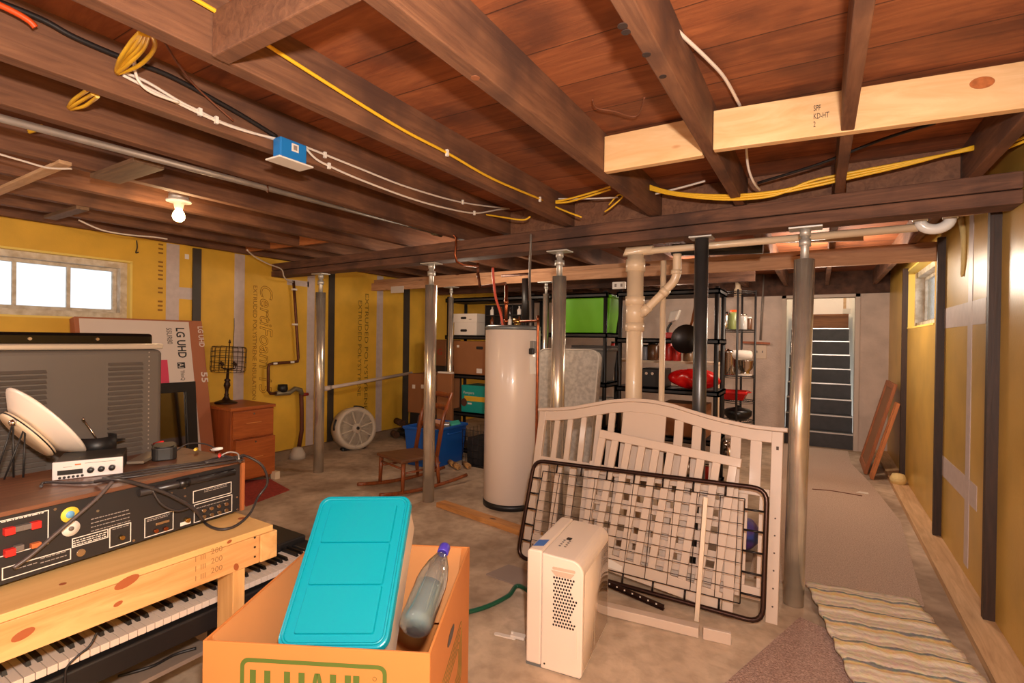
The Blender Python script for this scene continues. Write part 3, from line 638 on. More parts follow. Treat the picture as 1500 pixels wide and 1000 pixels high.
cable('white_cable', [onX(362, 366, -4.7), onX(372, 375, -4.78), onX(392, 386, -4.85), onX(412, 394, -4.9), onX(416, 405, -4.95), onX(422, 411, -5.03), onX(429, 413, -5.12)], .007, whc, 'white cable hanging down the left wall to the old pipe')
nb = onY(1441, 245, 2.98)
o = MB().lathe([(.012, 0), (.018, .01), (.014, .04), (.005, .05)], nb, None, 10).build('wire_connector', mat('blue_nut', (40, 110, 200), .5)); tag(o, 'blue wire connector on top of the beam at far right', 'wire connector')
# hook on the left wall
cable('wire_hook', [onX(200, 352, XL+.01), onX(201, 362, XL+.01), onX(199, 370, XL+.012), onX(203, 369, XL+.02)], .005, blk, 'small black wire hook on the yellow wall beside the window', 'hook')
# water meter pipework on the left wall
WX = -5.14
w_ = lambda px, py: onX(px, py, WX)
T = thing('meter_pipework', 'old copper pipe with water meter on the yellow wall', 'pipework', w_(430, 570))
MB().tube([w_(430, 411), w_(433, 455), w_(437, 524), w_(436, 529), w_(430, 530), w_(400, 532), w_(394, 534), w_(393, 540), w_(393, 572), w_(396, 576), w_(405, 576)], .016, 12).build('copper_line', copper_d, T)
for a in ((431, 424), (432, 475), (427, 530), (402, 532)): MB().cbox(w_(*a), (.045, .045, .02)).build('pipe_clip', white, T)
mp = w_(415, 572)
MB().tube([w_(404, 576), w_(424, 575), w_(432, 569), w_(440, 571), w_(442, 578)], .028, 12).build('meter_body', mat('meter_bronze', (140, 128, 104), .5, .6), T)
MB().lathe([(.0, .09), (.05, .085), (.055, .03), (.04, .0)], w_(414, 574), None, 18).build('meter_head', blackp, T)
MB().tube([w_(441, 572), w_(442, 600), w_(442, 630), w_(438, 655)], .024, 12).build('supply_pipe', mat('iron_pipe', (110, 62, 44), .6, .4), T)
MB().cyl(w_(442, 578), w_(451, 577), .02, 10).build('red_handle', mat('red_paint', (150, 40, 32), .5), T)
o = MB().lathe([(.09, 0), (.085, .05), (.05, .12), (.02, .13)], onX(436, 655, -5.1)*1, None, 12).build('pipe_collar', mat('plaster', (206, 192, 176), .9, bump=.6)); o.location.z = .0; tag(o, 'pale plaster lump around the supply pipe at the floor', 'plaster')
# horizontal white pipe on the left wall
o = MB().tube([onX(470, 570, -4.98), onX(603, 546, -4.98)], .021, 12).tube([onX(476, 569, -4.98), onX(484, 567.5, -4.98)], .029, 12).build('white_pipe', mat('dull_white_pipe', (214, 196, 184), .5)); tag(o, 'long white pipe sloping along the left wall above the fan', 'pipe')
# ================================================================ LEFT FOREGROUND: bench, keyboard, receiver, TV
def onPl(px, py, M):
    """pixel ray -> (u, v) in the plane of frame M"""
    d = ray(px, py); o = M.translation; n = M.col[2].to_3d(); c = Vector((0, 0, H))
    p = c + d*((o-c).dot(n)/d.dot(n)); q = M.inverted() @ p
    return q.x, q.y
bwood = wood('bench_pine', (228, 178, 116), (196, 134, 76), axis='Y', scale=.9, rough=.5, knots=(190, 104, 50), stretch=11, bump=.05)
bwoodz = wood('bench_pine_upright', (226, 178, 114), (200, 142, 80), axis='Z', scale=.9, rough=.5, stretch=11, bump=.05)
bwoodx = wood('bench_pine_cross', (228, 180, 116), (202, 146, 84), axis='X', scale=.9, rough=.5, stretch=11, bump=.05)
BX, BZ, BY0, BY1 = -1.60, .75, -.45, 1.075
T = thing('workbench', 'rough pine workbench with stamped front rail carrying the stereo receiver', 'workbench', (-2.1, .3, 0))
MB().box((-2.62, BY0, BZ-.02), (BX-.0, BY1-.012, BZ)).build('bench_top', wood('bench_sheet', (228, 184, 120), (208, 158, 94), axis='Y', scale=.5, rough=.55, stretch=8, bump=.03), T, bevel=.002)
MB().box((BX-.038, BY0, BZ-.112), (BX+.001, BY1-.062, BZ-.021)).build('front_rail', bwood, T, bevel=.002)
MB().box((-2.62, BY1-.06, BZ-.112), (BX+.006, BY1, BZ-.021)).build('end_rail', bwoodx, T, bevel=.002)
MB().box((-2.62, BY0, BZ-.112), (-2.58, BY1-.06, BZ-.021)).build('rear_rail', bwood, T, bevel=.002)
for x, y in ((BX-.092, onX(341, 870, BX-.002).y), (BX-.092, BY0+.05), (-2.58, .9), (-2.58, BY0+.05)): MB().box((x, y, 0), (x+.09, y+.04, BZ-.113 if x > -2 else BZ-.021)).build('leg', bwoodz, T, bevel=.002)
scr = mat('screw_dark', (60, 46, 36), .5, .5)
for k in range(3):
    q = onX(373, 787+k*14, BX+.001); MB().cyl(q, q+Vector((.002, 0, 0)), .0035, 8).build('screw', scr, T)
Ms = frame(onX(290, 838, BX+.0005), (0, 1, 0), (0, 0, 1))
for i, s in enumerate(('1 III', '1 III', '1 III')):
    Mq = frame(onX(286, 823+i*14, BX+.001), (0, 1, 0), (0, 0, 1)); text(s, 'lumber_stamp', mat('lumber_stamp', (150, 108, 62), .7), T, Mq, h=.016)
for i in range(3):
    Mq = frame(onX(309, 812+i*14, BX+.001), (0, 1, 0), (0, 0, 1)); text('200', 'lumber_stamp', MC['lumber_stamp'], T, Mq, h=.017)
knb = mat('pine_knot_red', (158, 84, 44), .55)
for px, py, w_k, h_k in ((186, 852, .030, .013), (173, 884, .011, .006), (34, 929, .022, .011), (336, 793, .008, .005), (346, 830, .008, .012)):
    Mq = frame(onX(px, py, BX+.0012), (0, 1, .25), (0, -.25, 1)); MB().prism([(w_k*math.cos(a*PI/9), h_k*math.sin(a*PI/9)) for a in range(18)], 0, .0006, Mq).build('knot', knb, T)
q = onZ(92, 855, BZ); MB().cyl(q, q+Vector((0, 0, .0006)), .008, 10).build('knot', knb, T)
q = onZ(354, 759, BZ); MB().cyl(q, q+Vector((0, 0, .0006)), .012, 12).build('knot', knb, T)
# ---- digital piano under the bench
ivory = mat('ivory_key', (222, 204, 188), .35); ebony = mat('ebony_key', (20, 18, 18), .35)
KX, KZ = -1.76, .5; KY0, KY1 = -.3, 1.36
T = thing('digital_piano', 'black electric piano with ivory keys lying under the workbench', 'piano', (-1.95, .5, KZ-.1))
MB().box((-2.16, KY0-.08, KZ-.10), (KX+.012, KY1+.07, KZ-.032)).build('case', blackp, T, bevel=.006)
MB().box((-2.16, KY0-.08, KZ-.03), (KX-.155, KY1+.07, KZ+.03)).build('control_panel', blackp, T, bevel=.006)
MB().box((KX-.155, KY1+.002, KZ-.03), (KX+.012, KY1+.07, KZ+.008)).build('cheek_block', blackp, T, bevel=.004)
for y in (KY0+.1, KY1-.25): MB().box((-2.1, y, .0), (-1.85, y+.05, KZ-.101)).build('stand_leg', blackp, T)
wk = MB().box((KX-.15, .0008, -.02), (KX, .0227, .0)).v
n_w = int((KY1-KY0)/.0235)
proto = None
for i in range(n_w):
    y = KY1-.0235*(i+1)
    if proto is None: proto = MB().box((KX-.15, y+.0008, KZ-.02), (KX, y+.0227, KZ)).build('white_key', ivory, T, bevel=.001); py0 = y
    else:
        k = proto.copy(); C.objects.link(k); k.location.y = y-py0
protob = None
for i in range(n_w):
    if (i % 7) in (0, 1, 3, 4, 5):
        y = KY1-.0235*(i+1)
        if protob is None: protob = MB().hexa([(KX-.15, y-.0055, KZ), (KX-.05, y-.0055, KZ), (KX-.05, y+.0055, KZ), (KX-.15, y+.0055, KZ)], [(KX-.15, y-.0045, KZ+.012), (KX-.056, y-.0045, KZ+.012), (KX-.056, y+.0045, KZ+.012), (KX-.15, y+.0045, KZ+.012)]).build('black_key', ebony, T); pyb = y
        else:
            k = protob.copy(); C.objects.link(k); k.location.y = y-pyb
# low shelf, cardboard under the keyboard
card = mat('cardboard', (196, 138, 84), .75, noise=.1, nscale=4)
card_d = mat('dark_cardboard', (150, 96, 56), .75, noise=.12, nscale=4)
o = MB().box((-2.47, -.1, .235), (-1.9, 1.02, .25)).build('low_shelf_board', mat('grey_board', (150, 128, 112), .6, noise=.1, nscale=20)); tag(o, 'grey board with wooden edge lying low under the piano', 'board')
for y in (-.09, .5): o2 = MB().box((-2.45, y, 0), (-2.1, y+.3, .234)).build('storage_crate', blackp, bevel=.01); tag(o2, 'black crate supporting the grey board, nearer the camera' if y < 0 else 'black crate supporting the far half of the grey board', 'crate')
o = MB().box((-2.3, .22, .251), (-1.92, .66, .38)).build('cardboard_carton', card_d, bevel=.004); tag(o, 'brown cardboard carton on the grey board under the piano keys', 'box')
cable('power_cable', [(-1.98, .76, .26), (-1.94, .84, .262), (-1.95, .92, .258), (-1.925, .98, .258)], .005, blk, 'short black cord lying on the grey board under the piano', 'cable')
cable('power_cable', [onX(142, 926, -1.745), onX(131, 946, -1.742), onX(112, 962, -1.74), onX(97, 980, -1.74), onX(96, 1010, -1.74)], .003, blk, 'thin black cord hanging in front of the piano keys', 'cable')
# ---- stereo receiver, back panel to the camera
RA = onZ(0, 858, .765); RB = onZ(357, 746, .765)
ux = (RB-RA); ux.z = 0; Wv = ux.length; ux.normalize()
RW = .80; RH = .185; RD = .40
O = RB - ux*RW; O.z = .765
PM = frame(O, ux, (0, 0, 1)); nrm = PM.col[2].to_3d()
T = thing('stereo_receiver', 'vintage stereo receiver with walnut case, black rear panel facing out', 'receiver', RB)
rblack = mat('receiver_panel', (38, 34, 34), .5); walnut = wood('walnut_veneer', (128, 84, 60), (88, 54, 38), axis='Y', scale=1.2, rough=.4, bump=.05); walnut_e = mat('walnut_edge', (168, 98, 56), .45)
def PB(u0, v0, u1, v1, d0, d1, name, m_, bev=0):
    mb = MB(); M = PM
    vs = [M @ Vector(p) for p in ((u0,v0,d0),(u1,v0,d0),(u1,v1,d0),(u0,v1,d0),(u0,v0,d1),(u1,v0,d1),(u1,v1,d1),(u0,v1,d1))]
    mb._add(vs, [(0,3,2,1),(4,5,6,7),(0,1,5,4),(1,2,6,5),(2,3,7,6),(3,0,4,7)]); return mb.build(name, m_, T, bevel=bev)
PB(.012, .0, RW-.014, RH-.014, -RD, -.004, 'chassis', rblack)
PB(0, RH-.012, RW, RH, -RD, .004, 'case_top', walnut, .001)
PB(RW-.012, 0, RW, RH-.0125, -RD, .004, 'case_side', walnut_e); PB(0, 0, .012, RH-.0125, -RD, .004, 'case_side', walnut_e)
for u in (.06, RW-.08):
    for d in (-.05, -RD+.05):
        q = PM @ Vector((u, 0, d)); MB().cyl((q.x, q.y, .7505), (q.x, q.y, .766), .018, 16).build('rubber_foot', blackp, T)
pw = mat('panel_print', (226, 218, 208), .6); pdim = mat('panel_print_dim', (150, 140, 134), .6)
Z6 = lambda x, y: onPl(x*.24, 650+y*.24, PM)
def outline(a, b, t=.0022):
    u0, v1 = Z6(*a); u1, v0 = Z6(*b)
    MB().rect_ring(u1-u0, v1-v0, t, -.004, -.0032, PM @ Matrix.Translation(((u0+u1)/2, (v0+v1)/2, 0))).build('panel_outline', pw, T)
    return u0, v0, u1, v1
def lines(a, b, n, frac=.8, m_=pdim):
    u0, v1 = Z6(*a); u1, v0 = Z6(*b); mb = MB(); R = random.Random(int(a[0]*7+a[1]))
    for i in range(n):
        v = v0+(v1-v0)*(i+.5)/n; u = u0
        while u < u1-.004:
            l = R.uniform(.003, .012); l = min(l, u1-u)
            mb._add([PM @ Vector(p) for p in ((u, v-.0012, -.0034), (u+l, v-.0012, -.0034), (u+l, v+.0012, -.0034), (u, v+.0012, -.0034))], [(0,1,2,3)]); u += l+.002
    mb.build('panel_print', m_, T, recalc=False)
for a, b in (((1182, 290), (1416, 300)), ((1188, 373), (1420, 412)), ((886, 456), (1062, 522)), ((672, 515), (803, 597)), ((443, 580), (665, 572)), ((-60, 486), (300, 612)), ((15, 760), (437, 706)), ((-90, 640), (-75, 660))): outline(a, b)
lines((450, 590), (655, 570), 3, m_=pw); lines((560, 450), (800, 480), 4); lines((1250, 268), (1390, 262), 3); lines((1200, 388), (1400, 345), 1); lines((900, 462), (1040, 440), 2); lines((100, 720), (230, 740), 2); lines((250, 690), (420, 690), 2); lines((10, 470), (270, 430), 1, m_=pw); lines((690, 520), (790, 500), 1)
def jack(x, y, r, d, name, m_, n=14):
    u, v = Z6(x, y); MB().cyl(PM @ Vector((u, v, -.005)), PM @ Vector((u, v, d)), r, n).build(name, m_, T)
silver = mat('nickel', (214, 200, 184), .25, 1); redp = mat('red_plastic', (220, 44, 38), .4); greyp = mat('grey_plastic', (110, 100, 94), .5)
for x, y in ((1240, 405), (1285, 392), (1331, 379), (1376, 366), (1240, 443), (1288, 430), (1333, 416), (1376, 403)): jack(x, y, .0062, .008, 'phono_jack', silver)
for x, y in ((951, 530), (1010, 516)): jack(x, y, .006, .006, 'phono_jack', copper)
jack(740, 570, .006, .01, 'ground_post', brass); jack(490, 662, .010, .006, 'antenna_socket', silver); jack(1137, 462, .007, .014, 'antenna_post', brass)
def pcube(x, y, w, h, d, name, m_):
    u, v = Z6(x, y); PB(u-w/2, v-h/2, u+w/2, v+h/2, -.005, d, name, m_, .001)
for x, y in ((52, 530), (213, 492), (55, 660)): pcube(x, y, .02, .018, .012, 'speaker_terminal', redp)
for x, y in ((108, 514), (160, 502), (112, 632)): pcube(x, y, .017, .014, .010, 'speaker_terminal', greyp)
pcube(215, 615, .02, .012, .010, 'speaker_terminal', mat('amber_plastic', (206, 110, 60), .4))
pcube(1137, 484, .034, .012, -.003, 'white_label', pw); pcube(990, 478, .04, .008, .004, 'slide_switch', silver)
u, v = Z6(432, 432); MB().lathe([(.0, 0), (.021, 0), (.021, .0008), (0, .0008)], PM @ Vector((u, v, -.004)), PM.to_3x3(), 24).build('yellow_sticker', mat('yellow_sticker', (238, 206, 70), .5), T)
MB().lathe([(.0, 0), (.010, 0), (.010, .0012), (0, .0012)], PM @ Vector((u, v, -.0036)), PM.to_3x3(), 24).build('blue_dot', mat('blue_dot', (110, 170, 214), .5), T)
u, v = Z6(437, 517); MB().lathe([(.0, 0), (.021, 0), (.021, .0008), (0, .0008)], PM @ Vector((u, v, -.004)), PM.to_3x3(), 24).build('white_sticker', pw, T)
MB().lathe([(.0, 0), (.006, 0), (.006, .004), (0, .004)], PM @ Vector((u, v, -.0036)), PM.to_3x3(), 12).build('socket', greyp, T)
q0 = PM @ Vector((*Z6(835, 296), .012)); q1 = PM @ Vector((*Z6(1416, 166), .012))
MB().cyl(q0, q1, .011, 14).build('antenna_bar', mat('antenna_black', (44, 40, 40), .35), T)
qm = q0.lerp(q1, .42); MB().cyl(qm-(q1-q0)*.05, qm+(q1-q0)*.06, .0145, 14).build('antenna_clamp', darkp, T)
scm = mat('screw_bright', (196, 180, 164), .3, 1)
for x, y in ((595, 342), (600, 410), (1450, 325), (1453, 400), (820, 590), (340, 400), (1050, 300), (1130, 270), (1090, 330), (1133, 320), (1210, 200)): jack(x, y, .0035, -.002, 'panel_screw', scm, 8)
TOPZ = .765+RH
# ---- things on the receiver
zt_ = TOPZ+.001
A = onZ(76, 704, zt_); B = onZ(180, 693, zt_)
ud = (B-A); W = ud.length; ud.normalize(); A = A
DM = frame(A, ud, (0, 0, 1))
T = thing('tuner_box', 'small silver-faced tuner with three knobs on top of the receiver', 'tuner', A)
def DB(u0, v0, u1, v1, d0, d1, name, m_, bev=0):
    vs = [DM @ Vector(p) for p in ((u0,v0,d0),(u1,v0,d0),(u1,v1,d0),(u0,v1,d0),(u0,v0,d1),(u1,v0,d1),(u1,v1,d1),(u0,v1,d1))]
    return MB()._add(vs, [(0,3,2,1),(4,5,6,7),(0,1,5,4),(1,2,6,5),(2,3,7,6),(3,0,4,7)]).build(name, m_, T, bevel=bev)
hh = .054
DB(.002, .002, W-.002, hh-.002, -.17, -.008, 'case', blackp, .003)
DB(0, 0, W, hh, -.008, 0, 'faceplate', mat('silver_face', (226, 218, 216), .35, .3), .002)
D6 = lambda x, y: onPl(x*.24, 650+y*.24, DM)
def drect(a, b, name, m_, d=.0012):
    u0, v1 = D6(*a); u1, v0 = D6(*b); DB(min(u0,u1), min(v0,v1), max(u0,u1), max(v0,v1), -.001, d, name, m_)
drect((350, 165), (505, 178), 'display', darkp); drect((457, 122), (495, 127), 'orange_label', mat('orange_label', (206, 110, 60), .5)); drect((518, 116), (705, 100), 'vent_slot', darkp); drect((385, 142), (440, 139), 'print_line', pdim)
for x, y in ((555, 156), (620, 149), (685, 141)):
    u, v = D6(x, y); MB().lathe([(.0088, 0), (.0085, .012), (.007, .014), (0, .014)], DM @ Vector((u, v, 0)), DM.to_3x3(), 18).build('knob', blackp, T)
for i in range(6):
    u, v = D6(365+i*27.5, 208-i*3.4); MB().lathe([(.0038, 0), (.0035, .004), (0, .004)], DM @ Vector((u, v, 0)), DM.to_3x3(), 10).build('push_button', blackp, T)
# C-shaped holder
def zt(px, py): return onZ(px, py, zt_)
c = zt(140, 668); c = Vector((c.x-.05, c.y+.02, zt_))
T = thing('bracket_cup', 'black C-shaped plastic holder with side flanges behind the silver tuner', 'holder', c)
MB().grid(lambda u, v: c+Vector((.058*math.cos(PI*(1.08*u)-1.25), .058*math.sin(PI*(1.08*u)-1.25), .066*v)), 20, 1).build('cup_wall', blackp, T, solid=.004)
for a in (-1.25, PI*1.08-1.25):
    dd = Vector((math.cos(a), math.sin(a), 0)); MB().bar(c+dd*.058+Vector((0,0,.035)), c+dd*.098+Vector((0,0,.035)), .004, .07, (-dd.y, dd.x, 0)).build('flange', blackp, T)
o = MB().tube([zt(146, 668)+Vector((-.12, .1, 0)), zt(146, 668)+Vector((-.12, .1, 0))], .002).v
a0 = zt(150, 664)+Vector((-.06, .03, .0)); a1 = onX(121, 612, a0.x-.02)
o = MB().tube([a0, a1], [.0022, .0018], 8).tube([a1, a1.lerp(a0, .08)], .004, 8).build('whip_antenna', silver); tag(o, 'thin chrome whip antenna with white tip leaning in the black holder', 'antenna')
# black puck and slab adaptor
c = zt(240, 674); T = thing('power_adapter', 'round-cornered black power adapter on the receiver beside the red plug', 'adapter', c)
MB().prism(rrect(.075, .11, .02), 0, .045, frame(c+Vector((-.04, .02, 0)), ud, (-ud.y, ud.x, 0))).build('body', blackp, T, bevel=.004)
MB().prism(rrect(.06, .095, .018), 0, .004, frame(c+Vector((-.04, .02, .045)), ud, (-ud.y, ud.x, 0))).build('lid', darkp, T)
c = zt(200, 683)
o = MB().bar(c+Vector((-.01, .0, .012)), zt(226, 668)+Vector((0, 0, .014)), .05, .008).build('slab_cover', mat('dull_metal', (150, 136, 120), .4, .5)); tag(o, 'thin metal plate tilted against the right side of the silver tuner', 'plate')
def plug(lab, px, py, m_, d=(1, .5, 0), l=.035):
    p = zt(px, py); d = Vector(d).normalized(); p.z += .012
    T = thing('phono_plug', lab, 'plug', p)
    MB().tube([p, p+d*l*.6, p+d*l], [.0065, .0065, .0045], 10).build('plug_grip', m_, T)
    MB().tube([p, p-d*.012], .0042, 8).build('plug_tip', silver, T)
plug('red phono plug lying behind the black adapter', 226, 655, redp, (1, .2, .3), .05); plug('white phono plug under the red one', 228, 662, white, (1, .3, 0), .04)
plug('yellow phono plug in the middle of the cable tangle', 288, 662, mat('yellow_plastic', (236, 190, 40), .4), (.6, -.4, .1), .045); plug('white phono plug at the back right corner of the receiver', 312, 663, white, (1, .4, .2), .04); plug('red phono plug hidden at the rear edge of the receiver', 322, 670, redp, (.5, -.3, 0), .035)
# cable tangle
def tz(px, py, dz=.006): p = onZ(px, py, zt_+dz); return p
cb = mat('dark_grey_cable', (52, 46, 46), .4)
cable('audio_cable', [tz(60, 712), tz(68, 706), tz(120, 707), tz(155, 703), tz(220, 690), tz(290, 678), tz(330, 668), tz(352, 676, .01)], .004, cb, 'dark audio cable running along the receiver top from the tuner', 'cable')
for i, lab in enumerate(('dark cable in the flat bunch along the rear edge of the receiver, uppermost', 'dark cable in the flat bunch along the rear edge of the receiver, middle', 'dark cable in the flat bunch along the rear edge of the receiver, lowest')):
    dy = i*3.6
    cable('audio_cable', [tz(150, 700+dy*.4), tz(200, 690+dy), tz(260, 681+dy), tz(320, 673+dy), tz(348, 668+dy), tz(356, 666+dy, .012)], .0032, cb, lab, 'cable')
pl = lambda px, py, d=.02: PM @ Vector((*onPl(px, py, PM), d))
cable('loop_cable', [tz(300, 678, .012), tz(345, 671, .012), pl(358, 667, .0), pl(376, 680, .03), pl(384, 705, .03), onZ(378, 728, .80), onZ(366, 752, .765), onZ(345, 770, .757), onZ(322, 775, .757), onZ(303, 768, .757), onZ(296, 758, .757)], .0045, cb, 'dark cable looping off the right corner of the receiver onto the bench', 'cable')
cable('ribbon_cable', [tz(140, 705, .01), pl(165, 701, .01), pl(200, 708, .02), pl(240, 722, .03), pl(275, 742, .03), pl(292, 760, .02)], .006, cb, 'thick dark cable drooping across the receiver back panel', 'cable')
cable('ribbon_cable', [pl(162, 704, .012), pl(135, 730, .02), pl(80, 775, .025), pl(40, 808, .03), pl(12, 828, .03)], .005, mat('clear_grey_cable', (84, 74, 72), .3), 'translucent grey twin cable slanting down across the red terminals', 'cable')
cable('audio_cable', [pl(218, 716, .02), pl(228, 735, .03), pl(248, 745, .035), pl(268, 742, .03)], .0035, cb, 'short dark cable sagging under the drooping ribbon cable', 'cable')
cable('thin_cable', [tz(258, 660, .01), tz(275, 650, .03), tz(300, 650, .03), tz(318, 658, .01)], .0025, cb, 'thin dark cable arching over the yellow plug', 'cable')
cable('thin_cable', [tz(322, 668, .01), tz(335, 662, .02), tz(348, 664, .02), tz(350, 672, .012)], .0028, mat('pale_cable', (170, 160, 152), .4), 'thin pale cable curled at the receiver rear right corner', 'cable')
# white dish on wire stand
dcen = onX(62, 622, -2.19); 
_v = (dcen-Vector((0, 0, H))).normalized(); _r = (CR-_v*CR.dot(_v)).normalized(); _u = (CU-_v*CU.dot(_v)-_r*CU.dot(_r)).normalized()
dn = (_r*.68+_u*.70+_v*.16).normalized()
DMt = frame(dcen, dn.cross(Vector((0,0,1))), Vector((0,0,1))); 
zax = dn; xax = zax.cross(CF).normalized(); yax = zax.cross(xax)
R3 = Matrix((xax, yax, zax)).transposed()
cream = mat('cream_plastic', (232, 208, 176), .45)
T = thing('white_dish', 'round white dish tilted on a black wire stand with chrome balls', 'dish', (dcen.x, dcen.y, zt_))
MB().lathe([(0, -.028), (.085, -.028), (.10, -.024), (.142, .006), (.150, .014), (.148, .018), (.138, .012), (.10, -.012), (0, -.014)], dcen, R3, 40).build('dish_shell', mat('dish_white', (236, 222, 208), .35), T)
MB().lathe([(0, -.052), (.088, -.052), (.096, -.046), (.096, -.034), (0, -.030)], dcen-zax*.003, R3, 36).build('foot_ring', cream, T)
MB().lathe([(.0965, -.043), (.0972, -.043), (.0972, -.039), (.0965, -.039)], dcen-zax*.003, R3, 36).build('groove', darkp, T)
chrome = mat('chrome', (222, 220, 218), .12, 1)
for bx, by in ((19, 619), (37, 624)):
    q = onX(bx, by, dcen.x+.06)
    MB().lathe([(0, -.011), (.008, -.008), (.011, 0), (.008, .008), (0, .011)], q, None, 16).build('chrome_ball', chrome, T)
    f1 = onZ(bx-12 if bx < 30 else 10, 703 if bx < 30 else 701, zt_); 
    fa = onZ(6 if bx > 30 else -8, 702, zt_); fb = onZ(34 if bx > 30 else 20, 699, zt_)
    MB().tube([fa, q], .0025, 6).build('wire_leg', blackp, T); MB().tube([fb, q], .0025, 6).build('wire_leg', blackp, T)
# ---- television, back side
tvg = mat('tv_grey', (96, 86, 78), .5, noise=.08, nscale=3); tvs = mat('tv_silver', (196, 182, 164), .35, .4); gloss = mat('gloss_black', (14, 12, 12), .15)
tvx = -2.44; yr = onX(238, 560, tvx).y; zt1 = onX(120, 508, tvx).z; yl = yr-1.15
T = thing('television', 'old flat television seen from behind, grey vented back with silver top strip', 'television', (tvx-.05, yr-.5, .752))
MB().prism([(x-.0, z) for x, z in ((yl, .80), (yr-.03, .80), (yr-.008, .83), (yr, .88), (yr, zt1-.03), (yr-.004, zt1-.012), (yl, zt1-.012))], -.06, 0, Matrix(((0,0,1,tvx),(1,0,0,0),(0,1,0,0),(0,0,0,1)))).build('back_cover', tvg, T, bevel=.018, seg=3)
MB().box((tvx-.06, yl, zt1-.011), (tvx+.004, yr+.002, zt1+.012)).build('top_strip', tvs, T, bevel=.006)
MB().box((tvx-.12, yl-.02, .79), (tvx-.061, yr-.012, zt1+.055)).build('front_bezel', gloss, T, bevel=.012, seg=3)
MB().box((tvx-.2, yr-.75, .751), (tvx+.06, yr-.35, .765)).box((tvx-.1, yr-.6, .765), (tvx-.03, yr-.5, .8)).build('stand_foot', blackp, T, bevel=.004)
def louvre(y0, y1, z0, z1, n):
    mb = MB()
    for i in range(n):
        z = z0+(z1-z0)*i/(n-1); mb.hexa([(tvx-.004, y0, z-.004), (tvx+.013, y0, z-.005), (tvx+.013, y1, z-.005), (tvx-.004, y1, z-.004)], [(tvx-.004, y0, z+.006), (tvx+.0005, y0, z+.006), (tvx+.0005, y1, z+.006), (tvx-.004, y1, z+.006)])
    mb.build('vent_louvre', tvg, T)
louvre(onX(158, 560, tvx).y, onX(208, 560, tvx).y, .86, zt1-.07, 22); louvre(yl+.1, onX(67, 600, tvx).y, .86, zt1-.09, 22)
mb = MB()
for i in range(26): mb.cbox((tvx+.0005, onX(218, 560, tvx).y, .86+i*.0185), (.002, .004, .006))
mb.build('perforation', mat('perf', (150, 136, 122), .6), T)
for px in (52, 152):
    q = onX(px, 497, tvx+.0); MB().cyl(Vector((tvx-.06, q.y, zt1+.03)), Vector((tvx-.055, q.y, zt1+.03)), .006, 8).build('rear_screw', scm, T)
# ================================================================ LEFT WALL FURNITURE
# ---- big TV carton leaning on the wall
bt = onX(294, 470, XL+.08); bb_x = XL+.42
T = thing('television_carton', 'large flat cardboard carton with white printed panel leaning on the yellow wall', 'box', (XL+.3, 2.0, 0))
zr = Vector((XL+.10, 0, bt.z)) - Vector((bb_x, 0, 0)); LM = frame((bb_x, bt.y-.98, 0.0), (0, 1, 0), zr)   # u along +Y, v up the lean, normal toward +X
LH = zr.length
n_ = LM.col[2].to_3d()
if n_.x < 0: print('carton normal wrong')
def LB(u0, v0, u1, v1, d0, d1, name, m_, bev=0):
    vs = [LM @ Vector(p) for p in ((u0,v0,d0),(u1,v0,d0),(u1,v1,d0),(u0,v1,d0),(u0,v0,d1),(u1,v0,d1),(u1,v1,d1),(u0,v1,d1))]
    return MB()._add(vs, [(0,3,2,1),(4,5,6,7),(0,1,5,4),(1,2,6,5),(2,3,7,6),(3,0,4,7)]).build(name, m_, T, bevel=bev)
brc = mat('carton_brown', (176, 108, 74), .7)
LB(0, .03, .98, LH, -.1, 0, 'carton', brc, .004)
wpan = mat('carton_white', (228, 210, 198), .5)
uw, _ = onPl(281, 520, LM)
LB(.03, .10, uw, LH-.015, 0, .0012, 'white_panel', wpan)
cblk = mat('print_black', (34, 30, 30), .5); cgry = mat('print_grey', (120, 110, 104), .5); cpnk = mat('print_pink', (222, 62, 96), .5)
def ltext(s, px0, py0, px1, py1, hh, m_, nm='printed_lettering'):
    u0, v0 = onPl(px0, py0, LM); u1, v1 = onPl(px1, py1, LM)
    M = LM @ frame((u0, v0, .0014), (0, -1, 0), (1, 0, 0)); return text(s, nm, m_, T, M, h=hh, w=v0-v1, bold=.022)
ltext('LG UHD', 257, 480, 261, 524, .075, cblk)
ltext('ThinQ', 263, 542, 266, 557, .04, cgry); ltext('55UR80', 243, 480, 245, 504, .045, cgry)
u, v = onPl(265, 535, LM); LB(u-.03, v-.028, u+.035, v+.028, .0012, .002, 'logo_patch', cblk)
M = LM @ frame((u-.022, v+.022, .0021), (0, -1, 0), (1, 0, 0)); text('AI', 'printed_lettering', wpan, T, M, h=.045, w=.044)
ltext('LG UHD', 289, 478, 292, 508, .05, wpan); ltext('55', 294, 545, 296, 560, .06, wpan)
u0, v0 = onPl(237, 527, LM); u1, v1 = onPl(248, 560, LM); LB(u0-.3, v1-.1, u1, v0, .0012, .002, 'pink_picture', cpnk)
# ---- black framed mirror in front of the carton
mx = XL+.62
q0 = onX(281, 558, mx-.1); zz = q0.z
T = thing('framed_mirror', 'black framed mirror leaning against the television carton', 'mirror', (mx, q0.y-.35, 0))
MM = frame((mx, q0.y-.35, zz/2), (0, 1, 0), Vector((-.10, 0, zz)))
MB().rect_ring(.70, zz*1.008, .085, -.015, .015, MM).build('mirror_frame', mat('frame_black', (24, 20, 20), .4), T, bevel=.003)
MB().prism([(-.27, -zz/2+.08), (.27, -zz/2+.08), (.27, zz/2-.08), (-.27, zz/2-.08)], -.008, -.004, MM).build('mirror_glass', mat('mirror_silver', (110, 106, 104), .03, 1), T)
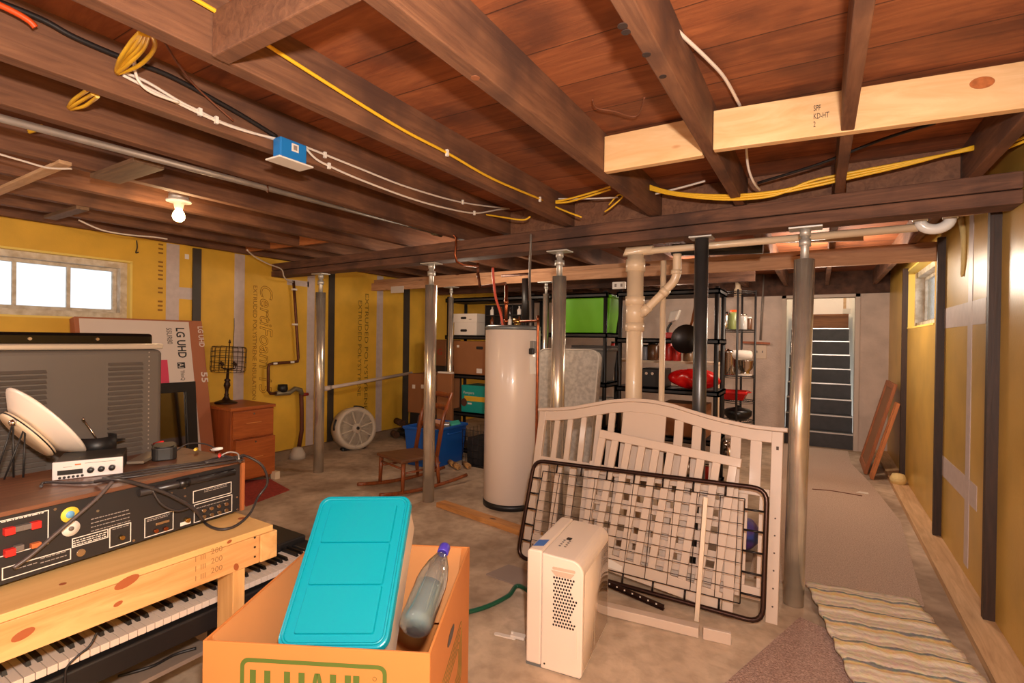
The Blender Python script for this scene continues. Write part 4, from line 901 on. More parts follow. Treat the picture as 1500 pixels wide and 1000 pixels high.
# ---- two-drawer chest
dxf = -4.62
y0 = onX(338, 600, dxf).y; y1 = onX(401, 592, dxf).y; zt2 = onX(338, 598, dxf).z
orw = wood('orange_oak', (190, 102, 44), (150, 72, 28), axis='Y', scale=1.0, rough=.45, bump=.05); orwz = wood('orange_oak_side', (172, 90, 40), (136, 64, 26), axis='Z', scale=1.0, rough=.5, bump=.05)
T = thing('drawer_chest', 'low orange-brown two-drawer cabinet against the yellow wall', 'cabinet', ((dxf-5.15)/2, (y0+y1)/2, 0))
MB().box((XL+.02, y0, .03), (dxf, y1, zt2-.03)).build('carcass', orwz, T, bevel=.003)
MB().box((XL+.02, y0-.01, zt2-.028), (dxf+.02, y1+.01, zt2)).build('cabinet_top', orw, T, bevel=.003)
zm = onX(370, 640, dxf).z
for z0, z1, dx_ in ((zm+.006, zt2-.04, .018), (.05, zm-.006, .05)):
    d = MB().box((dxf+.001, y0+.015+(.01 if dx_ > .03 else 0), z0), (dxf+dx_, y1-.012, z1)).build('drawer', orw, T, bevel=.003)
    MB().cbox((dxf+dx_+.003, (y0+y1)/2, (z0+z1)/2+.02), (.006, .16, .014)).build('finger_pull', mat('dark_pull', (120, 64, 30), .5), d, local=False) if False else None
    h_ = MB().cbox((dxf+dx_+.002, (y0+y1)/2, (z0+z1)/2+.01), (.004, .15, .008)).build('drawer_handle', mat('pull_wood', (206, 130, 66), .5), d)
    l_ = MB().cyl((dxf+dx_, (y0+y1)/2, z1-.03), (dxf+dx_+.004, (y0+y1)/2, z1-.03), .009, 12).build('drawer_lock', silver, d)
mb = MB()
for x in (XL+.06, dxf-.04):
    for y in (y0+.04, y1-.04): MB().box((x-.02, y-.02, 0), (x+.02, y+.02, .031)).build('cabinet_foot', orwz, T)
o = MB().cbox((dxf+.07, y1-.02, .035), (.07, .05, .07)).build('pale_block', cream); tag(o, 'small pale block on the floor at the cabinet corner', 'block')
# ---- wire-cage table lamp
lb = onX(331, 590, -5.0); lb.z = zt2+.001
iron = mat('dark_bronze', (58, 38, 28), .45, .5)
tilt = Matrix.Rotation(.05, 3, CF)
T = thing('table_lamp', 'dark bronze table lamp with wire cage drum shade on the cabinet', 'lamp', lb)
S = 1.0
MB().lathe([(0, 0), (.10, 0), (.10, .012), (.075, .022), (.04, .034), (.026, .055), (.018, .075), (.022, .085), (.015, .10), (.017, .14), (.030, .175), (.026, .20), (.018, .215), (.030, .23), (.014, .245), (.012, .34), (0, .34)], lb, tilt, 24).build('turned_base', iron, T)
up = tilt @ Vector((0, 0, 1))
MB().tube([lb+up*.33, lb+up*.60], .005, 8).lathe([(0, 0), (.012, .01), (.008, .03), (0, .045)], lb+up*.59, tilt, 10).build('centre_rod', iron, T)
cS = lb+up*.44; mb = MB(); RS = .155
for zz_, rr in ((-.125, RS*.96), (-.08, RS), (-.03, RS), (.02, RS), (.07, RS), (.115, RS*.96)):
    mb.tube([cS+tilt @ Vector((rr*math.cos(a*PI/12), rr*math.sin(a*PI/12), zz_)) for a in range(24)], .0026, 5, closed=True)
for a in range(18):
    ca, sa = math.cos(a*PI/9), math.sin(a*PI/9)
    mb.tube([cS+tilt @ Vector((r*ca, r*sa, z)) for r, z in ((RS*.9, -.125), (RS, -.11), (RS, .10), (RS*.9, .12))], .0022, 5)
for a in range(4):
    ca, sa = math.cos(a*PI/2), math.sin(a*PI/2); mb.tube([cS+tilt @ Vector((r*ca, r*sa, .12)) for r in (0, RS*.95)], .0024, 5)
mb.build('cage_shade', iron, T)
for a in range(4):
    ca, sa = math.cos(a*PI/2+.4), math.sin(a*PI/2+.4)
    MB().tube(smooth([cS+tilt @ Vector((r*ca, r*sa, z)) for r, z in ((.01, -.10), (.045, -.10), (.075, -.085), (.08, -.06))], 3), .004, 6).lathe([(.012, 0), (.018, .008), (.008, .02), (.008, .03)], cS+tilt @ Vector((.08*ca, .08*sa, -.06)), tilt, 10).build('candle_arm', iron, T)
# thin cord on the wall by the lamp
cable('lamp_cable', [onX(343, 466, XL+.008), onX(343, 480, XL+.008), onX(342, 500, XL+.008), onX(341, 540, XL+.01)], .003, blk, 'thin black cord hanging down the tape strip above the cage lamp', 'cable')
# ---- red mat on the floor
redm = mat('red_mat', (170, 62, 48), .9, noise=.3, nscale=40, bump=.4)
P4 = [onZ(340, 706, 0), onZ(360, 742, 0), onZ(424, 718, 0), onZ(395, 702, 0)]
o = MB().hexa([p for p in P4], [p+Vector((0, 0, .008)) for p in P4]).build('red_mat', redm); tag(o, 'small worn red mat on the concrete beyond the workbench', 'mat')
# ---- drum fan
fc = onX(521, 618, -4.93); FR = .265
FN = Vector((.93, -.32, .16)).normalized()
xx = Vector((0,0,1)).cross(FN).normalized(); yy = FN.cross(xx); FRM = Matrix((xx, yy, FN)).transposed()
fc = Vector((fc.x, fc.y, FR*.99+.0))
fanw = mat('fan_beige', (208, 192, 172), .4); fang = mat('fan_shadow', (40, 34, 30), .6)
T = thing('drum_fan', 'round beige drum fan standing on the floor against the yellow wall', 'fan', (fc.x, fc.y, 0))
MB().lathe([(FR*.93, -.14), (FR, -.12), (FR*1.0, .02), (FR*.95, .05), (FR*.86, .06), (FR*.80, .055), (FR*.80, -.13), (FR*.93, -.14)], fc, FRM, 40).build('drum_housing', fanw, T)
mb = MB()
for k in range(8):
    a = k*PI/4+.25; mb.bar(fc+FRM @ Vector((.05*math.cos(a), .05*math.sin(a), .05)), fc+FRM @ Vector((FR*.82*math.cos(a), FR*.82*math.sin(a), .05)), .014, .01, FN)
mb.lathe([(FR*.78, .045), (FR*.80, .055), (FR*.83, .055), (FR*.83, .045), (FR*.78, .045)], fc, FRM, 40)
for k in range(40):
    a = k*PI/20; mb.tube([fc+FRM @ Vector((.06*math.cos(a), .06*math.sin(a), .046)), fc+FRM @ Vector((FR*.8*math.cos(a), FR*.8*math.sin(a), .046))], .0013, 4)
for r in (.11, .17): mb.tube([fc+FRM @ Vector((r*math.cos(a*PI/20), r*math.sin(a*PI/20), .044)) for a in range(40)], .002, 5, closed=True)
mb.build('front_grille', fanw, T)
MB().lathe([(0, .075), (.022, .075), (.026, .066), (.05, .062), (.06, .05), (.06, .03), (0, .03)], fc, FRM, 24).build('hub', fanw, T)
MB().lathe([(0, .079), (.02, .079), (.022, .072), (0, .072)], fc, FRM, 18).build('hub_badge', fang, T)
for k in range(5):
    a = k*2*PI/5; M_ = FRM @ Matrix.Rotation(a, 3, 'Z')
    MB().grid(lambda u, v: fc+M_ @ Vector((.05+.15*u, (-.04+.08*v)*(1+u), -.02+(.05*(v-.5)))), 4, 4).build('blade', fang, T, solid=.003)
MB().lathe([(0, -.112), (FR*.8, -.11), (FR*.8, -.105), (0, -.107)], fc, FRM, 32).build('rear_grille', fang, T)
for a in (1.35, 2.9): MB().tube([fc+FRM @ Vector((FR*1.0*math.cos(a+t), FR*1.0*math.sin(a+t), -.0)) for t in (-.25, -.12, 0, .12, .25)], .018, 8).build('handle', blackp, T)
bz = -FR*.96
MB().cbox(fc+FRM @ Vector((-.02, -FR*.93, -.07)), (.3, .05, .10), FRM).build('stand_foot', blackp, T, bevel=.012)
cable('fan_cord', [fc+FRM @ Vector((.02, -.1, .075)), fc+FRM @ Vector((.0, -.16, .08)), fc+FRM @ Vector((-.05, -.23, .07)), fc+FRM @ Vector((-.12, -.22, .06))], .004, fanw, 'beige fan cord hanging over the fan grille', 'cord')
# ---- pile of dark scraps at the wall corner
rnd = random.Random(3)
bl = wood('log_bark', (110, 72, 44), (60, 38, 26), axis='Y', rough=.9)
for i, (px, py, m_, lab) in enumerate(((578, 640, bl, 'short brown log end nearest the fan'), (590, 637, blackp, 'black bag-like bundle on the floor by the corner'), (598, 630, blackp, 'black rolled bundle stacked higher by the corner'), (586, 622, bl, 'brown wood scrap leaning behind the black bundles'))):
    p = onZ(px, 640, 0); z = (640-py)*.009
    if m_ is bl: o = MB().tube([Vector((p.x-.12, p.y+.05, .05+z)), Vector((p.x+.10, p.y-.06, .05+z))], .045, 10).build('firewood_log', m_)
    else: o = MB().lathe([(0, 0), (.10, .01), (.13, .05), (.10, .09), (0, .10)], (p.x+.02*i, p.y+.03*i, z), None, 14).build('black_bundle', m_)
    tag(o, lab, 'log' if m_ is bl else 'bundle')
# ---- rocking chair
chw = wood('chair_wood', (150, 78, 36), (104, 50, 24), axis='Z', rough=.4, scale=1.4, bump=.05, coat=.2)
seat_m = wood('chair_seat', (120, 78, 48), (90, 56, 36), axis='X', rough=.5)
# seat corners measured on the photo at seat height
SH = .32
sA = onZ(555, 661, SH); sB = onZ(600, 674, SH+.0); 
cx0, cy0 = -3.12, 3.62
_f1, _f2, _b1, _b2 = onZ(556, 661, SH), onZ(602, 674, SH), onZ(606, 657, SH), onZ(641, 663, SH)
fw = (_f1+_f2-_b1-_b2); fw.z = 0; fw.normalize(); cc = (_f1+_f2+_b1+_b2)/4
sd = Vector((-fw.y, fw.x, 0))
def RCp(f, s, z): return Vector((cc.x, cc.y, 0))+fw*f+sd*s+Vector((0, 0, z))
T = thing('rocking_chair', 'wooden ladder-back rocking chair beside the post and blue tote', 'chair', (cc.x, cc.y, 0))
MB().hexa([RCp(-.19, -.19, SH-.03), RCp(.23, -.23, SH-.03), RCp(.23, .23, SH-.03), RCp(-.19, .19, SH-.03)], [RCp(-.19, -.19, SH), RCp(.23, -.23, SH), RCp(.23, .23, SH), RCp(-.19, .19, SH)]).build('seat', seat_m, T, bevel=.012)
rock = lambda f: .028+.16*(f+.02)**2
for s_ in (-1, 1):
    pts = [RCp(f, s_*(.20+.02*f), rock(f)) for f in [(-.52+.94*i/14) for i in range(15)]]
    MB().tube(pts, [.017]*15, 8).build('rocker', chw, T)
    MB().tube([RCp(.20, s_*.205, rock(.2)), RCp(.19, s_*.20, SH-.02)], [.016, .021], 10).build('leg', chw, T)
    MB().tube([RCp(-.2, s_*.185, rock(-.2)), RCp(-.17, s_*.18, SH-.02)], [.016, .021], 10).build('leg', chw, T)
    MB().tube([RCp(-.17, s_*.185, SH-.02), RCp(-.24, s_*.185, .66), RCp(-.34, s_*.18, .88)], [.021, .021, .016], 10).build('back_post', chw, T)
    MB().tube([RCp(.19, s_*.2, .2), RCp(-.19, s_*.183, .2)], .010, 8).build('side_stretcher', chw, T)
for f in (.195, -.19): MB().tube([RCp(f, -.2, .24), RCp(f, .2, .24)], .010, 8).build('cross_stretcher', chw, T)
for z, f in ((.56, -.215), (.74, -.275), (.85, -.325)):
    MB().grid(lambda u, v: RCp(f-.03*math.sin(PI*u), -.18+.36*u, z-.025+.05*v), 8, 1).build('back_slat', chw, T, solid=.012)
# ---- blue tote with contents
blu = mat('blue_tote', (24, 88, 176), .45)
tA = onZ(688, 671, 0); tB = onZ(639, 687, 0)
ux_ = Vector((-3.46, 4.15, 0)); L_, W_ = .66, .42; th = .43
T = thing('blue_tote', 'open blue plastic storage tote behind the rocking chair', 'storage tote', (-3.70, 4.5, 0))
def tote(par, x0, x1, y0, y1, z0, h, m_, tp=.03, wall=.004, nm='tub'):
    def ring(t, e): return [(x0+tp*(1-t)-e, y0+tp*(1-t)-e), (x1-tp*(1-t)+e, y0+tp*(1-t)-e), (x1-tp*(1-t)+e, y1-tp*(1-t)+e), (x0+tp*(1-t)-e, y1-tp*(1-t)+e)]
    mb = MB(); vs = []
    prof = [(0, 0, 0), (0, 1, 0), (.0, 1, .018), (-.03, 1, .018), (-.03, 1, 0-.0)]
    L = [(ring(0, 0), z0), (ring(1, 0), z0+h-.03), (ring(1, .015), z0+h-.03), (ring(1, .015), z0+h), (ring(1, -.004), z0+h), (ring(0, -.004), z0+.006)]
    for P, z in L: vs += [(a, b, z) for a, b in P]
    fs = [(3, 2, 1, 0)]
    for i in range(len(L)-1):
        for k in range(4): j = (k+1) % 4; fs.append((4*i+k, 4*i+j, 4*i+4+j, 4*i+4+k))
    o = 4*(len(L)-1); fs.append((o, o+1, o+2, o+3))
    mb._add(vs, fs); return mb.build(nm, m_, par, bevel=.008)
tote(T, -3.90, -3.47, 4.15, 4.72, .0, .43, blu)
MB().tube([(-3.455, 4.35, .36), (-3.44, 4.38, .35), (-3.44, 4.6, .35), (-3.455, 4.63, .36)], .008, 6).build('tote_handle', blu, T)
teal_d = mat('teal_bits', (60, 170, 150), .5); skin_card = mat('pinkish_bits', (206, 160, 140), .6)
for k, (x, y, z, d, m_, lab) in enumerate(((-3.78, 4.3, .36, (.1, .09, .34), mat('photo_print', (70, 60, 74), .4), 'dark glossy package standing in the blue tote at left'), (-3.66, 4.42, .32, (.12, .14, .28), skin_card, 'pinkish packet standing in the blue tote'), (-3.60, 4.50, .36, (.1, .08, .16), mat('silver_bag', (190, 186, 184), .25, .5), 'crumpled silver packet on top of the blue tote'), (-3.56, 4.62, .385, (.12, .10, .10), teal_d, 'small teal packet at the tote rim'))):
    o = MB().cbox((x, y, z+.01), d, Euler((.1*k, .2-.1*k, .3*k)).to_matrix()).build('packet', m_, bevel=.012); tag(o, lab, 'packet')
# ================================================================ SHELVES AT THE REAR
shp = mat('shelf_black', (36, 33, 33), .5)
SY = 4.98
def shelf_unit(lab, x0, x1, y0, levels, top=1.92, dep=.42, lip=.05):
    T = thing('plastic_shelf_unit', lab, 'shelving', ((x0+x1)/2, y0+dep/2, 0), 0, 'black plastic shelf units')
    for z in levels:
        MB().box((x0, y0, z-lip), (x1, y0+dep, z-lip+.012)).box((x0, y0, z-lip), (x1, y0+.014, z)).box((x0, y0+dep-.014, z-lip), (x1, y0+dep, z)).box((x0, y0, z-lip), (x0+.014, y0+dep, z)).box((x1-.014, y0, z-lip), (x1, y0+dep, z)).box((x0, y0, z-.014), (x1, y0+dep, z)).build('shelf', shp, T)
    for x in (x0+.03, x1-.03):
        for y in (y0+.03, y0+dep-.03):
            MB().cyl((x, y, 0), (x, y, top), .021, 14).build('upright', shp, T)
    return T
x_u3a = onY(903, 480, SY).x; x_u3b = onY(1054, 480, SY).x
x_u2b = onY(889, 480, SY).x; x_u2a = x_u2b-.93
x_u1b = x_u2a-.02; x_u1a = onY(652, 480, SY).x
SZ1 = (.06, .50, .96, 1.44, 1.90)
shelf_unit('black plastic shelf unit holding the white file box, behind the water heater', x_u1a, x_u1b, SY, SZ1)
shelf_unit('black plastic shelf unit holding the bright green tote', x_u2a, x_u2b, SY, (.06, .50, .96, 1.48, 1.90))
shelf_unit('black plastic shelf unit holding the red bag and frying pan', x_u3a, x_u3b, SY, (.06, .48, .94, 1.43, 1.90))
def sq(px, z, y=SY+.03): return Vector((onY(px, 480, y).x, y, z))
def cboxw(lab, px0, px1, y, z0, z1, dep, m_, nm='cardboard_box', cat='box', parts=None, bev=.006):
    """carton with its front face at y between two photo columns"""
    x0 = onY(px0, 480, y).x; x1 = onY(px1, 480, y).x
    T = thing(nm, lab, cat, ((x0+x1)/2, y+dep/2, z0))
    MB().box((x0, y, z0), (x1, y+dep, z1)).build('body', m_, T, bevel=bev)
    return T, x0, x1
filew = mat('file_box_white', (226, 214, 202), .6)
T, x0, x1 = cboxw('white cardboard file box with hand hole on the upper shelf', 665, 698, SY+.04, 1.441, 1.70, .36, filew, 'file_box')
MB().box((x0-.006, SY+.034, 1.60), (x1+.006, SY+.41, 1.708)).build('lid', filew, T, bevel=.004)
xm = (x0+x1)/2
MB().prism(rrect(.085, .028, .012), 0, .002, frame((xm-.02, SY+.033, 1.655), (1, 0, 0), (0, 0, 1))).build('hand_hole', cblk, T)
MB().prism(rrect(.10, .03, .013), 0, .002, frame((xm-.02, SY+.039, 1.50), (1, 0, 0), (0, 0, 1))).build('hand_hole', cblk, T)
MB().box((xm+.06, SY+.0325, 1.635), (xm+.10, SY+.034, 1.642)).build('print_line', cgry, T)
T, x0, x1 = cboxw('brown moving carton with white label on the shelf under the file box', 665, 712, SY+.03, .961, 1.37, .37, card_d)
MB().box((x1-.13, SY+.028, .985), (x1-.05, SY+.03, 1.04)).build('white_label', filew, T); MB().box((x0+.05, SY+.028, 1.29), (x0+.085, SY+.03, 1.32)).build('white_label', filew, T)
MB().prism(rrect(.1, .035, .012), 0, .002, frame((x1-.09, SY+.029, 1.29), (1, 0, 0), (0, 0, 1))).build('hand_hole', cblk, T)
# nappy carton
T, x0, x1 = cboxw('teal printed nappy carton on the low shelf beside the water heater', 677, 712, SY+.02, .501, .83, .34, mat('carton_teal', (30, 152, 140), .45), 'diaper_carton')
fr_ = lambda x, z: frame((x, SY+.0185, z), (1, 0, 0), (0, 0, 1))
text('Pampers', 'printed_lettering', filew, T, fr_(x0+.035, .715), w=.16)
MB().box((x0+.05, SY+.018, .64), (x1, SY+.02, .70)).build('yellow_band', mat('band_yellow', (232, 180, 50), .5), T)
MB().prism([(.045*math.cos(a*PI/8), .05*math.sin(a*PI/8)) for a in range(16)], 0, .0015, fr_(x0+.045, .62)).build('dark_patch', mat('patch_brown', (90, 52, 40), .6), T)
MB().box((x0+.10, SY+.018, .60), (x0+.16, SY+.0195, .62)).build('white_print', filew, T)
# boxes left of the shelves
T, x0, x1 = cboxw('big brown carton with two white labels stacked beside the blue tote', 599, 640, 5.0, .42, .93, .5, card_d)
for px in (606, 619): q = onY(px, 566, 4.999); MB().cbox(q, (.05, .003, .05)).build('white_label', filew, T)
o = MB().box((onY(602, 480, 5.0).x, 5.0, 0), (onY(640, 480, 5.0).x, 5.45, .42)).build('black_crate', blackp, bevel=.01); tag(o, 'black crate under the big brown carton behind the blue tote', 'crate')
T, x0, x1 = cboxw('tall brown carton with open white-edged top right of the big carton', 641, 663, 4.76, .0, .98, .045, card_d)
MB().box((x0+.02, 4.75, .98), (x1, 4.80, 1.0)).build('white_edge', filew, T)
o = MB().box((onY(632, 480, 5.7).x, 5.7, 0), (onY(653, 480, 5.7).x, 6.1, 1.0)).build('black_shelf_block', shp, bevel=.01); tag(o, 'black plastic bin column behind the tall brown carton', 'bin')
T, x0, x1 = cboxw('brown carton with red letter near the corner, above a black bin', 634, 653, 5.72, 1.001, 1.38, .36, card_d)
text('G', 'red_letter', mat('red_ink', (190, 50, 36), .6), T, frame((x0+.10, 5.717, 1.16), (1, 0, 0), (0, 0, 1)), h=.09)
# bottle rack behind the heater top
T = thing('bottle_rack', 'black wire rack of bottles on the upper shelf behind the water heater pipes', 'rack', sq(740, 1.441, SY+.15))
xa, xb = onY(712, 470, SY+.1).x, onY(765, 470, SY+.1).x
mb = MB()
for z in (1.445, 1.56, 1.68, 1.80): mb.box((xa, SY+.08, z), (xb, SY+.3, z+.008))
for k in range(5): x = xa+(xb-xa)*k/4; mb.box((x-.004, SY+.08, 1.442), (x+.004, SY+.3, 1.81))
mb.build('wire_frame', shp, T)
bm_ = [mat('bottle_dark', (44, 34, 34), .2), mat('bottle_white', (222, 210, 200), .4), mat('bottle_amber', (110, 60, 34), .2)]
k = 0
for r_, z in enumerate((1.4525, 1.5685, 1.6885)):
    for c_ in range(4):
        x = xa+(xb-xa)*(c_+.5)/4
        o = MB().lathe([(0, 0), (.026, 0), (.027, .005), (.027, .06), (.01, .078), (.01, .095), (.012, .095), (.012, .103), (0, .103)], (x, SY+.14, z), None, 12).build('bottle', bm_[(c_+r_*2) % 3])
        tag(o, f'{("dark", "white", "amber")[(c_+r_*2)%3]} bottle, {("bottom", "middle", "top")[r_]} row of wire rack behind heater pipes, {("leftmost","second from left","third from left","rightmost")[c_]}', 'bottle', 'bottles in the wire rack'); k += 1
# green tote on shelf two
grn = mat('lime_plastic', (110, 190, 28), .4); gtote = mat('grey_plastic_tote', (124, 118, 112), .45)
xg0, xg1 = onY(812, 470, SY+.03).x, onY(893, 470, SY+.03).x
T = thing('green_tote', 'bright lime green plastic tote on the top of the middle shelf unit', 'storage tote', ((xg0+xg1)/2, SY+.2, 1.481))
tote(T, xg0+.0, xg1+.0, SY+.06, SY+.36, 1.481, .40, grn, .035)
MB().box((xg0-.004, SY+.054, 1.87), (xg1+.004, SY+.366, 1.888)).build('lid', shp, T, bevel=.004)
xg0, xg1 = onY(836, 520, SY+.03).x, onY(888, 520, SY+.03).x
T = thing('grey_tote', 'grey plastic tote on the shelf under the lime green tote', 'storage tote', ((xg0+xg1)/2, SY+.2, .961))
tote(T, xg0, xg1, SY+.06, SY+.36, .961, .36, gtote, .03)
MB().box((xg0-.006, SY+.054, 1.322), (xg1+.006, SY+.366, 1.345)).build('lid', mat('lid_dark_grey', (70, 66, 66), .45), T, bevel=.004)
# white boxes low on the middle unit
T, x0, x1 = cboxw('white carton on the low shelf right of the crib mattress', 884, 902, SY+.10, .0, .42, .3, filew) if False else (None, 0, 0)
o = MB().box((x_u2b-.3, SY+.056, .501), (x_u2b-.04, SY+.36, .78)).build('white_carton', filew, bevel=.006); tag(o, 'white carton low on the shelf beside the crib mattress edge', 'box')
o = MB().lathe([(0, 0), (.035, 0), (.035, .14), (.015, .17), (.012, .19), (0, .19)], sq(899, 1.2, SY+.12)*1, None, 14).build('red_bottle', mat('red_bottle', (204, 44, 36), .35)); o.location = (x_u2b+.045, SY+.2, 0); 
bpy.data.objects.remove(o)
# crib mattress
mm_ = mat('mattress_print', (206, 196, 184), .8, col2=(176, 166, 156), nscale=26, bump=.2)
mz = 1.33
ma0 = onY(872, 512, 4.60)
MXM = frame((ma0.x-.34, 4.47, 0), Vector((1, 0, 0)), Vector((.035, .18, 1)))
T = thing('crib_mattress', 'pale floral crib mattress standing on end against the shelves', 'mattress', (ma0.x-.34, 4.47, 0))
pr_ = rrect(.69, 1.33, .09, 5)
MB().prism([(a, b+.667) for a, b in pr_], -.10, 0, MXM).build('mattress_body', mm_, T, bevel=.02, seg=3)
ring_pts = [MXM @ Vector((a*.985, b*.99+.667, .003)) for a, b in pr_]
MB().tube(ring_pts, .007, 6, closed=True).build('piping', mat('mattress_piping', (222, 212, 200), .7), T)
# ---- unit three contents
wb = mat('white_shelf_board', (222, 196, 168), .6)
xw0, xw1 = onY(893, 528, 5.5).x, onY(1052, 528, 5.5).x
zsh = onY(960, 528, 5.5).z
T = thing('white_shelf', 'white wooden shelf board behind the black shelf unit with jars on it', 'shelf', ((xw0+xw1)/2, 5.6, 0))
MB().box((xw0, 5.5, zsh-.025), (xw1, 5.75, zsh)).build('shelf_board', wb, T)
for x in (xw0+.02, xw1-.04): MB().box((x, 5.55, 0), (x+.03, 5.7, zsh-.026)).build('shelf_leg', wb, T)
def jar(lab, px, y, z, r, h, m_, capm=None, cap=.02, nm='jar'):
    x = onY(px, 500, y).x; T = thing(nm, lab, nm.split('_')[-1], (x, y, z))
    MB().lathe([(0, 0), (r*.95, 0), (r, .006), (r, h*.82), (r*.8, h*.9), (r*.8, h-cap), (0, h-cap)], (x, y, z), None, 18).build('body', m_, T)
    MB().lathe([(0, h-cap), (r*.84, h-cap), (r*.84, h), (0, h)], (x, y, z), None, 18).build('cap', capm or darkp, T); return T
redj = mat('red_jar', (190, 42, 34), .35); ambj = mat('brown_jar', (96, 62, 38), .3)
zs = zsh+.001
jar('large brown jar on the white shelf, left of the red jars', 957, 5.6, zs, .065, .19, ambj)
jar('red jar beside the brown jar on the white shelf', 980, 5.62, zs, .045, .22, redj, white)
jar('red jar with white cap in front of the frying pan', 992, 5.6, zs, .045, .17, redj, white)
jar('small dark tin under the frying pan on the white shelf', 1008, 5.6, zs, .05, .10, mat('tin_brown', (120, 92, 66), .4), None)
jar('small blue-white jar at the left of the white shelf', 946, 5.6, zs, .035, .17, mat('jar_grey', (150, 150, 160), .35))
jar('red bottle on the white shelf far left by the black upright', 898.5, 5.6, zs, .03, .2, redj)
# frying pan hung on the upright with wooden handle
pc_ = onY(1006, 497, 4.93)
pn = Vector((-.1, -1, .12)).normalized(); px_ = Vector((0,0,1)).cross(pn).normalized(); PR = Matrix((px_, pn.cross(px_), pn)).transposed()
T = thing('frying_pan', 'black frying pan with long wooden handle hanging on the shelf unit', 'pan', pc_)
MB().lathe([(0, 0), (.10, 0), (.135, .035), (.138, .036), (.104, -.004), (0, -.004)], pc_, PR, 32).build('pan_body', mat('pan_black', (34, 26, 24), .35, .4), T)
MB().tube([pc_+Vector((.03, .005, .12)), onY(1014, 470, 4.93), onY(1020, 440, 4.95)], [.010, .012, .013], 10).build('pan_handle', wood('handle_wood', (170, 104, 56), (130, 76, 40), axis='Z', rough=.5), T)
# white lamp head / gooseneck
q = onY(987, 465, 5.25)
T = thing('clip_lamp', 'white hooded clip lamp standing on the shelf by the cream pipe', 'lamp', (q.x-.04, 5.25, 1.431))
MB().hexa([q+Vector((-.055, -.05, -.06)), q+Vector((.03, -.05, -.03)), q+Vector((.03, .05, -.03)), q+Vector((-.055, .05, -.06))], [q+Vector((-.03, -.045, .06)), q+Vector((.07, -.045, .08)), q+Vector((.07, .045, .08)), q+Vector((-.03, .045, .06))]).build('lamp_hood', filew, T, bevel=.015)
MB().tube(smooth([(q.x-.04, 5.25, 1.44), (q.x-.06, 5.25, q.z-.12), (q.x-.02, 5.25, q.z-.05)], 4), .012, 8).build('lamp_neck', darkp, T)
MB().lathe([(0, 0), (.05, 0), (.045, .012), (0, .016)], (q.x-.04, 5.25, 1.431), None, 16).build('lamp_base', filew, T)
o = MB().cbox((onY(985, 490, 5.2).x, 5.16, 1.431+.03), (.12, .1, .06)).build('red_tin', redj, bevel=.01); tag(o, 'low red tin on the shelf under the white clip lamp', 'tin')
# red bag on the 0.94 shelf
rb0, rb1 = onY(979, 550, SY+.02).x, onY(1049, 550, SY+.02).x
redbag = mat('red_bag', (224, 22, 22), .28, bump=.8, bscale=16, noise=.12, nscale=14, coat=.4)
rc = Vector(((rb0+rb1)/2, SY+.13, .941)); 
rr = random.Random(5)
def bagf(u, v):
    a = 2*PI*u; b = PI*v; rx, ry, rz = (rb1-rb0)/2, .14, .10
    n = 1+.10*math.sin(5*a+2*b)*math.sin(b)+.06*math.sin(9*a+3)*math.sin(b)
    return rc+Vector((rx*n*math.sin(b)*math.cos(a)*1.0, ry*n*math.sin(b)*math.sin(a), rz+rz*(-math.cos(b))*n*.98 if b > .3 else 0))
o = MB().grid(bagf, 40, 20).build('red_bag', redbag); tag(o, 'crumpled glossy red plastic bag lying on the black shelf', 'bag')
# appliance with knobs
T = thing('toaster_oven', 'black countertop appliance with knobs left of the red bag', 'appliance', sq(952, .941))
xo0, xo1 = onY(940, 550, SY+.02).x, onY(973, 550, SY+.02).x
MB().box((xo0, SY+.02, .941), (xo1, SY+.3, 1.13)).build('body', darkp, T, bevel=.01)
for k in range(2): MB().cyl((xo0+.05+.06*k, SY+.019, 1.08), (xo0+.05+.06*k, SY+.006, 1.08), .014, 14).build('knob', silver, T)
# cartons on the lower shelves of unit three
T, x0, x1 = cboxw('brown carton on the lower shelf under the red bag', 972, 1036, SY+.056, .481, .80, .3, card_d)
T, x0, x1 = cboxw('white carton on the lower shelf near the drain stack', 909, 935, SY+.056, .481, .74, .3, filew)
for (px, r, h, m_, lab) in ((985, .10, .22, darkp, 'black stock pot on the bottom shelf behind the crib slats'), (1015, .09, .2, silver, 'steel pot on the bottom shelf behind the crib slats'), (1040, .07, .16, redj, 'red pot on the bottom shelf behind the crib slats')):
    jar(lab, px, SY+.2, .061, r, h, m_, silver, .02, 'pot')
# ---- round-cornered wire rack
RX0, RX1, RY_ = onY(1058, 480, 6.0).x, onY(1104, 480, 6.0).x, 6.0
rxc = (RX0+RX1)/2; rw = (RX1-RX0)
T = thing('wire_rack', 'narrow black wire rack of kitchen pots by the back wall', 'rack', (rxc, RY_+.14, 0))
poles = [(rxc-.0, RY_-.02), (RX0, RY_+.16), (RX1, RY_+.16), (rxc, RY_+.34)]
for x, y in poles: MB().cyl((x, y, 0), (x, y, 1.98 if y < 6.2 else 1.95), .012, 10).build('pole', shp, T)
lv = [onY(1080, p_, RY_).z for p_ in (618, 588, 551, 483)]+[1.96]
for z in lv:
    mb = MB(); pts = [(rxc+rw/2*math.cos(a*PI/16), RY_+.16+.18*math.sin(a*PI/16), z) for a in range(32)]
    mb.tube(pts, .006, 6, closed=True); mb.tube([(a, b, c-.02) for a, b, c in pts], .004, 6, closed=True)
    for k in range(-7, 8):
        x = rxc+rw/2*k/8; d = .18*math.sqrt(max(0, 1-(k/8)**2)); mb.tube([(x, RY_+.16-d, z), (x, RY_+.16+d, z)], .0025, 4)
    mb.build('wire_shelf', shp, T)
def rj(px): return onY(px, 500, RY_+.12).x
stl = mat('polished_steel', (214, 206, 196), .15, 1)
z = lv[3]+.007
